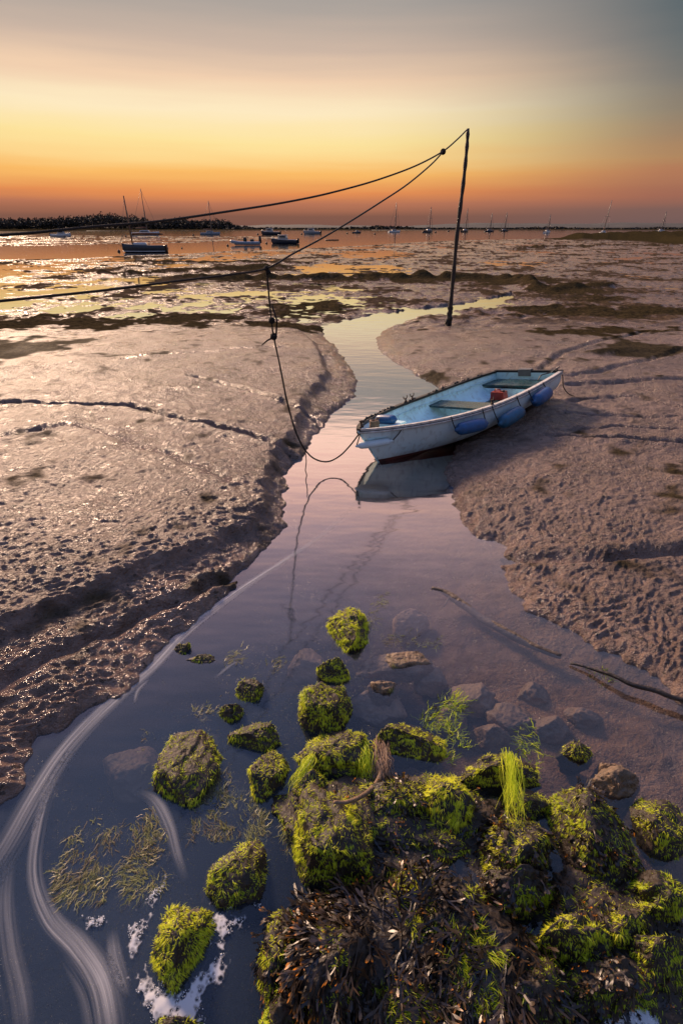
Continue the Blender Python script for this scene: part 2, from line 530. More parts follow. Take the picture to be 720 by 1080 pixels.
def hull_mat():
    m, n, o = new_mat('dinghy_paint')
    p = n.nodes.new('ShaderNodeBsdfPrincipled')
    t = n.nodes.new('ShaderNodeTexCoord').outputs['Object']
    s = n.nodes.new('ShaderNodeSeparateXYZ'); n.links.new(t, s.inputs[0])
    z = n.nodes.new('ShaderNodeTexNoise'); z.inputs['Scale'].default_value = 5; z.inputs['Detail'].default_value = 6
    n.links.new(t, z.inputs[0])
    z2 = n.nodes.new('ShaderNodeTexNoise'); z2.inputs['Scale'].default_value = 22; z2.inputs['Detail'].default_value = 6
    mpx = n.nodes.new('ShaderNodeMapping'); mpx.inputs['Scale'].default_value = (1, 1, .25)
    n.links.new(t, mpx.inputs[0]); n.links.new(mpx.outputs[0], z2.inputs[0])
    r = ramp(n, [(.3, (.60, .79, .86)), (.7, (.72, .87, .91))]); n.links.new(z.outputs[0], r.inputs[0])
    # paint line
    q = mth(n, 'MAXIMUM', mth(n, 'MULTIPLY_ADD', s.outputs[0], 2 / 3.0, -1.0), 0.0)
    line = mth(n, 'MULTIPLY_ADD', mth(n, 'MULTIPLY', q, q), .10, .066)
    hz_ = mth(n, 'SUBTRACT', s.outputs[2], line)
    # grime above the line
    g = mth(n, 'SUBTRACT', 1.0, mth(n, 'MULTIPLY', hz_, 9.0), clamp=True)
    g = mth(n, 'MULTIPLY', g, mth(n, 'MULTIPLY_ADD', z2.outputs[0], 1.4, -.25, clamp=True))
    c1 = mixc(n, g, r.outputs[0], (.36, .30, .22))
    st = ramp(n, [(.54, (0, 0, 0)), (.70, (.55, .55, .55))]); n.links.new(z2.outputs[0], st.inputs[0])
    c1 = mixc(n, st.outputs[0], c1, (.34, .40, .40))
    rb = ramp(n, [(.35, (.05, .014, .010)), (.65, (.17, .03, .018))]); n.links.new(z.outputs[0], rb.inputs[0])
    under = mth(n, 'LESS_THAN', hz_, 0.0)
    deep = mth(n, 'LESS_THAN', hz_, -.045)
    c2 = mixc(n, deep, rb.outputs[0], (.02, .016, .015))
    n.links.new(mixc(n, under, c1, c2), p.inputs['Base Color'])
    p.inputs['Roughness'].default_value = .38
    n.links.new(p.outputs[0], o.inputs[0])
    return m


M['hull'] = hull_mat()
M['inside'] = pbr('dinghy_inside_paint', (.54, .80, .88), .45, .12, 7, dirt=(.30, .40, .40))
M['gunwhite'] = pbr('worn_white_gunwale', (.58, .56, .52), .5, .25, 20, dirt=(.25, .2, .16))


def mat_foam(name, streak):
    m, n, o = new_mat(name)
    d = n.nodes.new('ShaderNodeBsdfDiffuse'); d.inputs[0].default_value = (.74, .74, .75, 1)
    tr = n.nodes.new('ShaderNodeBsdfTransparent')
    mx = n.nodes.new('ShaderNodeMixShader')
    if streak:
        cmb = n.nodes.new('ShaderNodeCombineXYZ')
        n.links.new(mth(n, 'MULTIPLY', attr(n, 'across'), 3.4), cmb.inputs[0])
        n.links.new(mth(n, 'MULTIPLY', attr(n, 'along'), .8), cmb.inputs[1])
        n.links.new(attr(n, 'seed'), cmb.inputs[2])
        z = n.nodes.new('ShaderNodeTexNoise'); z.inputs['Scale'].default_value = 1.0; z.inputs['Detail'].default_value = 6; z.inputs['Roughness'].default_value = .62
        n.links.new(cmb.outputs[0], z.inputs[0])
        r = ramp(n, [(.34, (0, 0, 0)), (.82, (1, 1, 1))]); n.links.new(z.outputs[0], r.inputs[0])
        f = mth(n, 'MULTIPLY', r.outputs[0], attr(n, 'dens'), clamp=True)
    else:
        t = n.nodes.new('ShaderNodeTexCoord').outputs['Object']
        v = n.nodes.new('ShaderNodeTexVoronoi'); v.inputs['Scale'].default_value = 70
        n.links.new(t, v.inputs[0])
        z = n.nodes.new('ShaderNodeTexNoise'); z.inputs['Scale'].default_value = 16; z.inputs['Detail'].default_value = 7
        n.links.new(t, z.inputs[0])
        a = mth(n, 'MULTIPLY_ADD', z.outputs[0], 2.2, -1.25)
        a = mth(n, 'ADD', a, attr(n, 'dens'))
        a = mth(n, 'MULTIPLY', mth(n, 'ADD', a, mth(n, 'MULTIPLY_ADD', v.outputs[0], .9, -.42)), 2.2, clamp=True)
        f = mth(n, 'MULTIPLY', a, .8)
    n.links.new(f, mx.inputs[0])
    n.links.new(tr.outputs[0], mx.inputs[1]); n.links.new(d.outputs[0], mx.inputs[2])
    n.links.new(mx.outputs[0], o.inputs[0])
    return m


M['foam'] = mat_foam('foam', False)
M['streak'] = mat_foam('foam_streak', True)
M['bubble'] = pbr('foam_bubbles', (.72, .73, .74), .3, .08, 30)

# ------------------------------------------------------------------ layout outlines (photo -> ground plan)
LEFT_BANK = [(540, 310), (500, 318), (470, 322.5), (420, 328), (378, 335), (350, 344), (340, 352), (352, 364), (364, 381), (374, 400), (376, 411),
             (364, 426), (345, 441), (331, 462), (318, 482), (304, 497), (300, 522), (298, 550), (284, 576), (262, 596), (228, 636),
             (200, 660), (172, 688), (140, 716), (108, 741), (70, 766), (38, 778), (30, 800), (24, 824), (2, 846), (-90, 890)]
RIGHT_BANK = [(760, 756), (720, 737), (688, 714), (640, 690), (600, 665), (562, 640), (535, 610), (524, 590), (530, 576), (500, 565), (486, 546),
              (478, 525), (470, 503), (480, 470), (505, 440), (490, 424), (462, 408), (440, 395), (412, 379), (398, 366), (400, 353), (416, 343), (440, 335.5), (480, 328.5), (516, 322), (546, 312)]
lb = [tuple(p) for p in bez(G(LEFT_BANK), 110)]
rb_ = [tuple(p) for p in bez(G(RIGHT_BANK), 100)]
CREEK = lb + [(-6, .2), (-6, -3), (6, -3), (6, 1.9)] + rb_
ESTU = G([(-300, 277), (0, 274), (75, 273.2), (130, 270), (200, 267.5), (240, 265), (300, 263), (350, 261), (400, 258), (440, 255.5), (480, 253.5), (560, 252), (600, 250.5), (650, 247.5), (760, 246), (900, 245.3), (900, 243.3),
          (700, 243.4), (560, 243.0), (400, 243.0), (200, 243.3), (0, 244), (-300, 244.5), (-300, 248.5), (0, 248.5), (150, 248.8), (240, 249.2), (300, 249.6), (300, 251), (240, 254), (200, 256), (130, 257), (40, 259), (0, 259.5), (-300, 261)])
MARSH = G([(586, 252), (602, 250.2), (620, 248.6), (660, 247.2), (760, 245.6), (900, 245.0), (900, 262), (720, 257.5), (690, 254.5), (650, 253.4), (610, 253.2)])
TERR = G([(-500, 960), (0, 700), (60, 668), (130, 637), (200, 603), (275, 566), (288, 540), (292, 505), (318, 462), (330, 430), (350, 405), (335, 370), (300, 335), (-500, 335)])
RIDGES = [(G([(150, 276.5), (240, 277), (322, 278)], smooth=12), .10, .55), (G([(112, 290), (150, 289), (190, 287), (240, 285), (300, 282.5)], smooth=14), .14, .5),
          (G([(186, 294), (280, 294.5), (360, 295), (470, 294), (530, 295), (556, 300)], smooth=24), .20, .42),
          (G([(545, 263), (600, 260.5), (720, 259), (800, 258)], smooth=12), .20, .7), (G([(558, 301), (572, 308), (600, 306), (640, 303)], smooth=10), .16, .35),
          (G([(620, 384), (680, 380), (760, 383)], smooth=10), .05, .14), (G([(90, 268), (120, 271), (170, 271)], smooth=8), .08, .5)]
GROOVES = [([(-60, 430), (0, 430), (60, 432), (100, 433), (140, 434.5), (165, 442), (200, 450), (260, 461), (318, 474)], .050, .035),
           ([(0, 468), (40, 461), (76, 454), (110, 462), (150, 477), (200, 492), (240, 508)], .022, .05),
           ([(-20, 722), (60, 680), (130, 648), (200, 614), (278, 573)], .035, .035),
           ([(200, 404), (245, 411), (290, 424), (338, 437)], .04, .035), ([(130, 386), (165, 381), (230, 376), (300, 372)], .03, .04),
           ([(500, 566), (560, 578), (640, 583), (690, 579), (760, 572)], .045, .05), ([(575, 458), (640, 462), (720, 467), (800, 470)], .05, .03),
           ([(600, 424), (660, 419), (720, 431), (800, 440)], .035, .04), ([(596, 436), (650, 439), (760, 441)], .03, .03), ([(602, 406), (650, 404), (760, 398)], .04, .05),
           ([(600, 398), (640, 392), (720, 372)], .03, .05), ([(590, 452), (660, 450), (760, 455)], .03, .03), ([(570, 392), (600, 372), (680, 350)], .03, .05)]
WEEDS = [(70, 346, 150, 9), (190, 340, 60, 8), (330, 326, 40, 7), (300, 347, 40, 5), (545, 297, 60, 5), (600, 309, 45, 7), (680, 380, 60, 6), (640, 357, 70, 6), (470, 296, 90, 3),
         (280, 294.5, 110, 2.2), (240, 285, 60, 1.8), (440, 402, 30, 5), (610, 330, 70, 6), (20, 380, 60, 10), (690, 330, 60, 4)]


def heights(x, y):
    r = np.hypot(x, y) + 1e-6
    sc = seg_dist(x, y, CREEK, True)
    se = seg_dist(x, y, ESTU, True)
    wob = .05 * pnoise(x * 3.1, y * 3.1, 3) + .035 * pnoise(x * 9, y * 9, 4) + .018 * pnoise(x * 22, y * 22, 15)
    sc = sc + np.where(y < 14, wob, wob * 2)
    scale = .12 + .02 * r
    s2 = se / (1.5 + .02 * r)
    # flats
    far = smooth01(y, 8.5, 15)
    base = .115 * (1 - np.exp(-np.maximum(sc, 0) / .45)) + .02 * (1 - np.exp(-np.maximum(sc, 0) / .06))
    base = base * (1 - .86 * far)
    base = base + .05 * (1 - np.exp(-np.maximum(sc, 0) / .5)) * np.exp(-((y - 9.5) / 2.4) ** 2)
    terr = seg_dist(x, y, TERR, True)
    tn = .04 * pnoise(x * 5, y * 5, 21)
    base = base + 0.065 * smooth01(-terr + tn, 0, .11) * (1 - far)
    lowland = smooth01(y, 14, 40)
    flat = (.012 + .050 * pnoise(x * .55, y * .55, 5) + .036 * pnoise(x * 1.5, y * 1.9, 6) + .02 * pnoise(x * 4, y * 4.5, 13) + .07 * pnoise(x * .14, y * .11, 7) * lowland)
    right = smooth01(x / (y + 1), -.02, .16)
    flat = flat - .042 + .034 * right
    base = base + flat * far
    # low undulation of the near mud
    nearw = 1 - far
    base += nearw * (.028 * pnoise(x * 1.1, y * 1.1, 8) + .014 * pnoise(x * 3, y * 3, 9)) * smooth01(sc, 0, .3)
    weed = np.zeros_like(x)
    for P, hgt, wd in RIDGES:
        d = seg_dist(x, y, P, False)
        k = np.exp(-(d / wd) ** 2 * (1 + .6 * pnoise(x * 1.3, y * 1.3, 12)))
        base += 1.25 * hgt * k * (.75 + .6 * pnoise(x * 1.7, y * 1.7, 16))
        weed = np.maximum(weed, .95 * smooth01(k + .5 * pnoise(x * 2.5, y * 2.5, 14) + .3 * pnoise(x * 7, y * 7, 17), .12, .6))
    dm = seg_dist(x, y, MARSH, True)
    km = smooth01(-dm, -.5, 3.0)
    base += km * (.85 + .35 * pnoise(x * .3, y * .3, 30) + .08 * pnoise(x * 1.1, y * 1.1, 31))
    weed = np.maximum(weed, smooth01(-dm, -5.0, -1.5))
    groove = np.zeros_like(x)
    gx = x + .03 * pnoise(x * 6, y * 6, 40); gy = y + .03 * pnoise(x * 6, y * 6, 41)
    for P, dp, wd in GROOVES:
        d = seg_dist(gx, gy, G(P, .14, 24), False)
        k = np.exp(-(d / wd) ** 2)
        base -= dp * k * .9
        base += dp * .35 * np.exp(-((d - 2.2 * wd) / wd) ** 2)
        groove = np.maximum(groove, k)
    # lumpy skin
    res = np.maximum(r * .0022, r * r / CAM_H * np.where(r > 11.3, .0006, .0013))
    def fd(lam): return np.clip(1.3 - res / lam * 2.2, 0, 1)
    wx = x + .05 * pnoise(x * 4, y * 4, 50); wy = y + .05 * pnoise(x * 4, y * 4, 51)
    ca, sa = math.cos(.5), math.sin(.5)
    ax = (wx * ca + wy * sa) ; ay = (-wx * sa + wy * ca)
    rough = .75 + .25 * smooth01(pnoise(x * .9, y * .9, 52), -.35, .35)
    lump = .008 * (1 - 2 * np.abs(pnoise(ax * 5, ay * 8, 53))) * fd(.14) + .009 * (.5 - np.abs(pnoise(ax * 11, ay * 22, 54))) * fd(.07) + .013 * pnoise(ax * 18, ay * 34, 59) * fd(.04) + .009 * pnoise(ax * 36, ay * 58, 55) * fd(.024) + .003 * pnoise(x * 80, y * 80, 56) * fd(.013)
    mudmask = smooth01(sc, -.02, .10)
    midw = smooth01(y, 2.5, 5.5)
    lump = lump + midw * (1 - far) * (.012 * (.5 - np.abs(pnoise(wx * 3.6, wy * 6.5, 66))) * fd(.22) + .012 * pnoise(wx * 6.5, wy * 10, 67) * fd(.13) + .010 * pnoise(wx * 12, wy * 18, 68) * fd(.075))
    lump = lump * (1 - .5 * far) + far * fd(.25) * (.030 * (.6 - 2 * np.abs(pnoise(x * 1.9, y * 2.6, 57))) + .032 * pnoise(x * 3.7, y * 5, 58))
    base += lump * mudmask * rough * (1.0 - .75 * groove)
    # weed blotches
    for px, py, w, h in WEEDS:
        c0 = gp(px, py); e1 = gp(px + w, py) - c0; e2 = gp(px, py - h) - c0
        u = (x - c0.x) / abs(e1.x); v = (y - c0.y) / abs(e2.y)
        k = np.exp(-(u * u + v * v) * .7)
        nn = pnoise(x * .9, y * .9, 60) + .7 * pnoise(x * 2.6, y * 2.6, 61) + .4 * pnoise(x * 7, y * 7, 62)
        weed = np.maximum(weed, smooth01(k + .5 * nn, .34, .62) * .95)
    nn = pnoise(x * .35, y * .35, 63) + .6 * pnoise(x * 1.3, y * 1.3, 64)
    weed = np.maximum(weed, far * smooth01(nn + .5 * pnoise(x * 4, y * 5, 65) + .12 * smooth01(x, -30, 20), .10, .52) * .8)
    base += weed * far * .035
    # beds
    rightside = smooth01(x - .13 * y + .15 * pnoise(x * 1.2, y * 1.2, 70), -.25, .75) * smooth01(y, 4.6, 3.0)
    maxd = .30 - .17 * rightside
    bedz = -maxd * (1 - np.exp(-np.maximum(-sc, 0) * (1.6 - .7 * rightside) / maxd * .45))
    bedz += (.018 * pnoise(x * 3, y * 3, 71) + .015 * pnoise(x * 8, y * 8, 72) * rightside) * smooth01(-sc, 0, .3)
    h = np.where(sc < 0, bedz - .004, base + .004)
    # estuary
    bed2 = -.6 * (1 - np.exp(np.minimum(s2, 0) * 1.5))
    k2 = smooth01(s2, 0, 1.0)
    h = np.where(se < 0, bed2 - .02, np.where(y > 30, h * k2 + .03 * (1 - k2), h))
    # far land
    fl = (se > 0) & (y > 350)
    h = np.where(fl, 1.4 * smooth01(y, 380, 900) + .3, h)
    weed = np.where(fl, 1, weed)
    bed = smooth01(-sc, -.015, .05)
    bed = np.where(se < 0, 1, bed)
    wet = np.clip(np.exp(-np.maximum(sc, 0) / .25) * .7 + far * .55 + groove * .8 + .5 * smooth01(terr + tn, -.02, .12) * nearw * (x < 1), 0, 1)
    brown = rightside
    return h, weed * (1 - bed), bed, wet, brown, far


# ------------------------------------------------------------------ ground sheet (fine where it is near, reaching the horizon)
deps = np.concatenate([np.radians(np.arange(86, 10, -.072)), np.radians(np.arange(10, .5, -.034)), np.radians(np.array([.48, .44, .4, .36, .33, .3, .27, .24, .21, .18, .15, .12, .09, .06, .04, .02]))])
az = np.radians(np.concatenate([np.arange(-178, -72, 3.0), np.arange(-72, 72, .125), np.arange(72, 181, 3.0)]))
dist = CAM_H / np.tan(deps)
D2, A2 = np.meshgrid(dist, az, indexing='ij')
gxx, gyy = D2 * np.sin(A2), D2 * np.cos(A2)
hh, weed_, bed_, wet_, brown_, far_ = heights(gxx.ravel(), gyy.ravel())
nr, nc = gxx.shape
hh = hh.reshape(nr, nc)
verts = np.stack([gxx, gyy, hh], -1).reshape(-1, 3)
verts = np.concatenate([verts, [[0, 0, -.2]]])
idx = np.arange(nr * nc).reshape(nr, nc)
q = np.stack([idx[:-1, :-1], idx[1:, :-1], idx[1:, 1:], idx[:-1, 1:]], -1).reshape(-1, 4)[:, ::-1]
wrap = np.stack([idx[:-1, -1], idx[1:, -1], idx[1:, 0], idx[:-1, 0]], -1)[:, ::-1]
q = np.concatenate([q, wrap])
ap = lambda a: np.concatenate([a, [0]])
gnd = mesh_obj('ground', verts, q, M['mud'], attrs={'weed': ap(weed_), 'bed': ap(bed_), 'wet': ap(wet_), 'brown': ap(brown_), 'far': ap(far_)})
tag(gnd, kind='structure')


def gz(x, y):
    return float(heights(np.array([float(x)]), np.array([float(y)]))[0][0])


wv = []; wf = []
wr = [(-9000, -40), (9000, -40), (9000, 15000), (-9000, 15000)]
wat = mesh_obj('water', [(a, b, 0) for a, b in wr], [(0, 1, 2, 3)], M['water'])
tag(wat, kind='structure')
#PART2
# ------------------------------------------------------------------ far land, woods
def leafy_mass(name, centers, n_per, leaf, mat):
    V = []; F = []
    N = 0
    for (x, y, z, rx, ry, rz) in centers:
        n = n_per
        d = rng.normal(size=(n, 3)); d /= np.linalg.norm(d, axis=1)[:, None]
        rr = rng.uniform(.35, 1.06, n)[:, None]
        p = np.array([x, y, z]) + d * rr * np.array([rx, ry, rz])
        a = rng.normal(size=(n, 3)); a /= np.linalg.norm(a, axis=1)[:, None]
        b = np.cross(a, rng.normal(size=(n, 3))); b /= np.linalg.norm(b, axis=1)[:, None]
        s = (leaf * rng.uniform(.5, 1.3, n))[:, None]
        V.append(np.stack([p - a * s - b * s * .6, p + a * s - b * s * .6, p + a * s + b * s * .6, p - a * s + b * s * .6], 1).reshape(-1, 3))
        F.append(np.arange(4 * n).reshape(-1, 4) + N); N += 4 * n
    return mesh_obj(name, np.concatenate(V), np.concatenate(F), mat, smooth=False)


sil = [(-260, 231), (-150, 229), (-60, 231), (0, 231), (25, 230), (60, 229.5), (85, 227), (110, 225), (122, 226), (146, 228.5), (162, 233.5), (170, 233), (177, 232), (188, 229), (197, 231), (207, 232.5), (218, 232), (229, 231), (240, 234), (252, 238), (270, 240)]
cs = []
sx_ = [a for a, b in sil]; sy_ = [b for a, b in sil]
for px in np.arange(-260, 268, 3.2):
    for k in range(3):
        d = 540 + 45 * k + rng.uniform(-15, 15)
        top = np.interp(px, sx_, sy_) + rng.uniform(-1.2, 2.6) + (2 - k) * 1.2
        pt = gd(px, top, d)
        if pt.z < 1.6: continue
        h_ = max(pt.z - .5, 1.2)
        cs.append((pt.x + rng.uniform(-2, 2), pt.y, .5 + h_ * .55, rng.uniform(2.0, 6.5), 4, h_ * .5))
tag(leafy_mass('woodland', cs, 230, .6, M['wood']), 'dark belt of trees on the far shore at the left', 'wood', kind='stuff')
# low scrub along the rest of the far shore
cs = []
for px in np.arange(236, 980, 2.6):
    d = 560 + rng.uniform(-30, 60)
    top = 240.6 + rng.uniform(-.6, .6) + 1.3 * math.sin(px * .013) * math.sin(px * .05 + 1) - (1.8 if 392 < px < 436 else 0)
    pt = gd(px, top, d)
    h_ = max(pt.z - .4, .8)
    cs.append((pt.x, pt.y, .4 + h_ * .5, 3.0, 3, h_ * .5))
tag(leafy_mass('scrub', cs, 40, .8, M['wood']), 'low dark scrub lining the far shore at the right', 'scrub', kind='stuff')
# long low hills beyond
V = []; F = []
xs = np.linspace(-2600, 4200, 240)
for i, x in enumerate(xs):
    t = 9 + 9 * smooth01(x, 150, 700) + 5 * float(pnoise(np.array([x * .0021]), np.array([.3]), 80)) + 2.5 * float(pnoise(np.array([x * .011]), np.array([.7]), 81))
    V += [(x, 2300, -1), (x, 2480, t * .8), (x, 2600, t), (x, 2900, t * .9), (x, 3400, -1)]
for i in range(len(xs) - 1):
    for k in range(4):
        F.append((i * 5 + k, i * 5 + 5 + k, i * 5 + 6 + k, i * 5 + 1 + k))
tag(mesh_obj('hills', V, F, M['hill']), kind='structure')


# ------------------------------------------------------------------ far boats
def hull_loft(L, B, fb, draft=.3, sheer=.25, transom=.75, flare=.8):
    """closed hull with deck; x forward, z=0 waterline"""
    n = 13
    V = []; F = []
    for i in range(n):
        t = i / (n - 1)
        b = B / 2 * (transom + (1 - transom) * min(1, t / .4)) if t < .4 else B / 2 * max(0.02, 1 - ((t - .4) / .6) ** 2.2)
        z = fb * (1 + sheer * max(0, (t - .3) / .7) ** 2)
        x = (t - .5) * L
        xr = x - .05 * L * t ** 5
        V += [(xr - .02 * L * t ** 3, 0, -draft * (1 - t ** 4)), (xr, b * flare * .8, -draft * .4 * (1 - t ** 3)), (x, b * (flare + (1 - flare) * .5), z * .35), (x, b, z),
              (x, 0, z * 1.03), (x, -b, z), (x, -b * (flare + (1 - flare) * .5), z * .35), (xr, -b * flare * .8, -draft * .4 * (1 - t ** 3))]
    for i in range(n - 1):
        for k in range(8):
            k2 = (k + 1) % 8
            F.append((i * 8 + k, i * 8 + k2, i * 8 + 8 + k2, i * 8 + 8 + k))
    F.append(tuple(range(8))); F.append(tuple((n - 1) * 8 + k for k in range(7, -1, -1)))
    return MB().add(V, F)


def boat_root(name, px, py, rz, label, cat, group, z=0.0):
    p = gp(px, py)
    r = empty(name, (p.x, p.y, z), (0, 0, rz))
    tag(r, label, cat, group)
    return r, depth(p) / 540.


def yacht(px, py, hpx, mtx, mty, label, hullmat='white', rz=0.3, cabin='white', boom=True, sailm='sail', tilt=0, group='sailing yachts moored in the channel'):
    r, s = boat_root('sailing_yacht', px, py, rz, label, 'yacht', group)
    L = hpx * s / max(.45, abs(math.cos(rz)))
    d = r.location.y
    fb = L * .11
    hull_loft(L, L * .32, fb, L * .07).build('hull', M[hullmat], r)
    mb = MB().box((-.02 * L, 0, fb + L * .035), (L * .38, L * .17, L * .07), .8)
    cb = mb.build('cabin', M[cabin], r)
    for sg in (1, -1): MB().box((-.02 * L, sg * .083 * L, fb + L * .04), (L * .26, .012 * L, L * .025)).build('window', M['glass'], cb)
    top = gd(mtx, mty, d)
    hm = top.z
    mr = max(.045, .42 * s)
    mast = MB().tube([(.08 * L, 0, fb), (.08 * L, 0, hm * .6), (.08 * L, 0, hm)], [mr, mr * .9, mr * .7], 6)
    for zz in (.55,):
        mast.tube([(.08 * L, -L * .09, hm * zz), (.08 * L, L * .09, hm * zz)], mr * .4, 5)
    mo = mast.build('mast', M['mast'], r)
    wr_ = max(.012, .11 * s)
    MB().tube([(.08 * L, 0, hm * .97), (.49 * L, 0, fb * 1.25)], wr_, 4).tube([(.08 * L, 0, hm * .99), (-.48 * L, 0, fb)], wr_, 4) \
        .tube([(.08 * L, L * .09, hm * .55), (.06 * L, L * .15, fb)], wr_, 4).tube([(.08 * L, -L * .09, hm * .55), (.06 * L, -L * .15, fb)], wr_, 4).build('rigging', M['mast'], r)
    if boom:
        zb = fb + L * .14
        b_ = MB().tube([(.07 * L, 0, zb), (-.34 * L, 0, zb * .98)], mr * .8, 6).build('boom', M['mast'], r)
        MB().tube([(.05 * L, 0, zb + L * .02), (-.12 * L, 0, zb + L * .018), (-.33 * L, 0, zb + L * .006)], [L * .022, L * .018, L * .008], 7).build('furled_sail', M[sailm], b_)
    MB().tube([(.47 * L, -.03 * L, fb * 1.2), (.47 * L, -.03 * L, fb * 1.2 + L * .06), (.47 * L, .03 * L, fb * 1.2 + L * .06), (.47 * L, .03 * L, fb * 1.2)], wr_ * 1.3, 4).build('bow_rail', M['mast'], r)
    if tilt: r.rotation_euler = (0, 0, rz); r.rotation_euler.x = tilt
    return r


def motorboat(px, py, hpx, label, hullmat='white', rz=0.2, style='cruiser', cat='motorboat'):
    r, s = boat_root('motorboat', px, py, rz, label, cat, 'motorboats moored in the channel')
    L = hpx * s / max(.45, abs(math.cos(rz)))
    fb = L * .13
    hull_loft(L, L * .36, fb, L * .06, .45, .85).build('hull', M[hullmat], r)
    MB().tube([((t - .5) * L, (.36 * L / 2 + .01 * L) * (1 if t < .4 else max(0.05, 1 - ((t - .4) / .6) ** 2.2)), fb * (1 + .45 * max(0, (t - .3) / .7) ** 2)) for t in np.linspace(0, 1, 11)], L * .012, 5).build('rubbing_strake', M['white' if hullmat != 'white' else 'navy'], r)
    cx = .05 * L if style == 'cruiser' else .16 * L
    c_ = MB().box((cx, 0, fb + L * .075), (L * .36, L * .24, L * .13), .78).build('cabin', M['white'], r)
    MB().box((cx, 0, fb + L * .155), (L * .34, L * .22, L * .018)).build('roof', M['white'], c_)
    for sg in (1, -1): MB().box((cx, sg * .118 * L, fb + L * .10), (L * .24, .014 * L, L * .05)).build('window', M['glass'], c_)
    MB().box((cx + .172 * L, 0, fb + L * .10), (L * .014, .17 * L, L * .055)).build('windscreen', M['glass'], c_)
    MB().box((-.53 * L, 0, fb * .75), (L * .06, L * .08, L * .16), .8).build('outboard_motor', M['black'], r)
    MB().tube([(.46 * L, -.04 * L, fb * 1.4), (.46 * L, -.04 * L, fb * 1.4 + L * .06), (.3 * L, -.13 * L, fb * 1.2 + L * .06)], max(.012, .1 * s), 4) \
        .tube([(.46 * L, .04 * L, fb * 1.4), (.46 * L, .04 * L, fb * 1.4 + L * .06), (.3 * L, .13 * L, fb * 1.2 + L * .06)], max(.012, .1 * s), 4).build('bow_rail', M['mast'], r)
    MB().tube([(cx - .1 * L, 0, fb + L * .16), (cx - .12 * L, 0, fb + L * .30)], max(.012, .14 * s), 5).build('aerial', M['mast'], c_)
    return r


# the dark gaff boat nearest on the left
r, s = boat_root('sailing_boat', 153, 266.3, math.pi + .12, 'dark hulled wooden sailing boat with one brown mast and boom, nearest moored on the left', 'sailing boat', None)
L = 44 * s
fb = L * .15
hull_loft(L, L * .34, fb, L * .08, .28, .7).build('hull', M['darkhull'], r)
MB().tube([((t - .5) * L, sgn * (.34 * L / 2 + .004 * L) * (.7 + .3 * min(1, t / .4) if t < .4 else max(0.03, 1 - ((t - .4) / .6) ** 2.2)), .03 * L) for sgn in (1,) for t in np.linspace(0, 1, 15)], L * .010, 5).build('boot_stripe', M['white'], r)
MB().tube([((t - .5) * L, -(.34 * L / 2 + .004 * L) * (.7 + .3 * min(1, t / .4) if t < .4 else max(0.03, 1 - ((t - .4) / .6) ** 2.2)), .03 * L) for t in np.linspace(0, 1, 15)], L * .010, 5).build('boot_stripe', M['white'], r)
MB().box((.08 * L, 0, fb + L * .03), (L * .34, L * .2, L * .07), .75).build('cabin', M['white'], r)
hm = gd(138, 206.5, r.location.y).z
MB().tube([(.25 * L, 0, fb), (.26 * L, 0, hm * .6), (.265 * L, 0, hm)], [.07, .065, .045], 7).build('mast', M['woodmast'], r)
MB().tube([(.25 * L, 0, fb + .22 * L), (-.48 * L, 0, fb + .23 * L)], .045, 6).build('boom', M['woodmast'], r)
MB().tube([(.22 * L, 0, fb + .245 * L), (-.1 * L, 0, fb + .25 * L), (-.45 * L, 0, fb + .245 * L)], [.075, .07, .04], 7).build('furled_sail', M['sail'], r)
MB().tube([(.264 * L, 0, hm * .97), (.5 * L, 0, fb * 1.2)], .012, 4).tube([(.26 * L, 0, hm * .85), (.22 * L, .15 * L, fb)], .012, 4).tube([(.26 * L, 0, hm * .85), (.22 * L, -.15 * L, fb)], .012, 4).build('rigging', M['mast'], r)
MB().box((-.52 * L, 0, fb * .4), (.05 * L, .05 * L, fb * 1.4), .9).build('rudder', M['woodmast'], r)

yacht(154, 248.6, 28, 143.4, 199, 'white yacht with the tallest bare mast on the left, moored behind the dark sailing boat', 'white', .15)
yacht(222, 247.8, 20, 215.8, 211.7, 'pale blue and white yacht lying alone in front of the right end of the woodland', 'bluehull', .25)
yacht(415.5, 245.3, 13, 415.2, 213.8, 'white yacht with tall mast just right of where the lower rope crosses the far shore', 'white', .5)
yacht(452, 245.4, 10, 452.3, 218, 'small dark yacht with bare mast between two buoys, left of the mooring pole', 'navy', 1.0)
yacht(490, 244.9, 9, 490.3, 219.5, 'dark yacht half hidden just to the right of the mooring pole', 'darkhull', .9)
yacht(515.5, 244.6, 11, 514.6, 224.8, 'dark yacht with a short mast, left one of the close pair right of the pole', 'navy', .4)
yacht(531, 244.1, 10, 530.3, 224, 'dark yacht right one of the close pair right of the pole', 'darkhull', .3)
yacht(576.5, 246, 10, 577.5, 226, 'white yacht alone in the open water left of the marsh bank', 'white', .9)
yacht(634.5, 248.7, 12, 638.6, 211, 'white yacht with the tallest mast on the right, leaning behind the marsh bank', 'white', 1.15, tilt=0.06)
yacht(696, 244.9, 12, 698, 223, 'pale yacht at the far right, low hull showing over the marsh bank', 'white', .6)
motorboat(65, 249.8, 20, 'white cabin motorboat at the far left below the woodland', 'white', .1)
motorboat(285.5, 247.6, 20, 'navy hulled cabin cruiser with white wheelhouse, behind the larger dark launch', 'navy', math.pi - .2)
motorboat(300, 257, 28, 'large dark blue launch with white wheelhouse in the middle of the channel', 'navy', math.pi - .15)
motorboat(329, 246.9, 18, 'pale grey cabin motorboat right of the navy cabin cruiser', 'bluehull', math.pi - .3)
motorboat(376, 246, 9, 'tiny blue motorboat far off between the ropes', 'navy', .2)

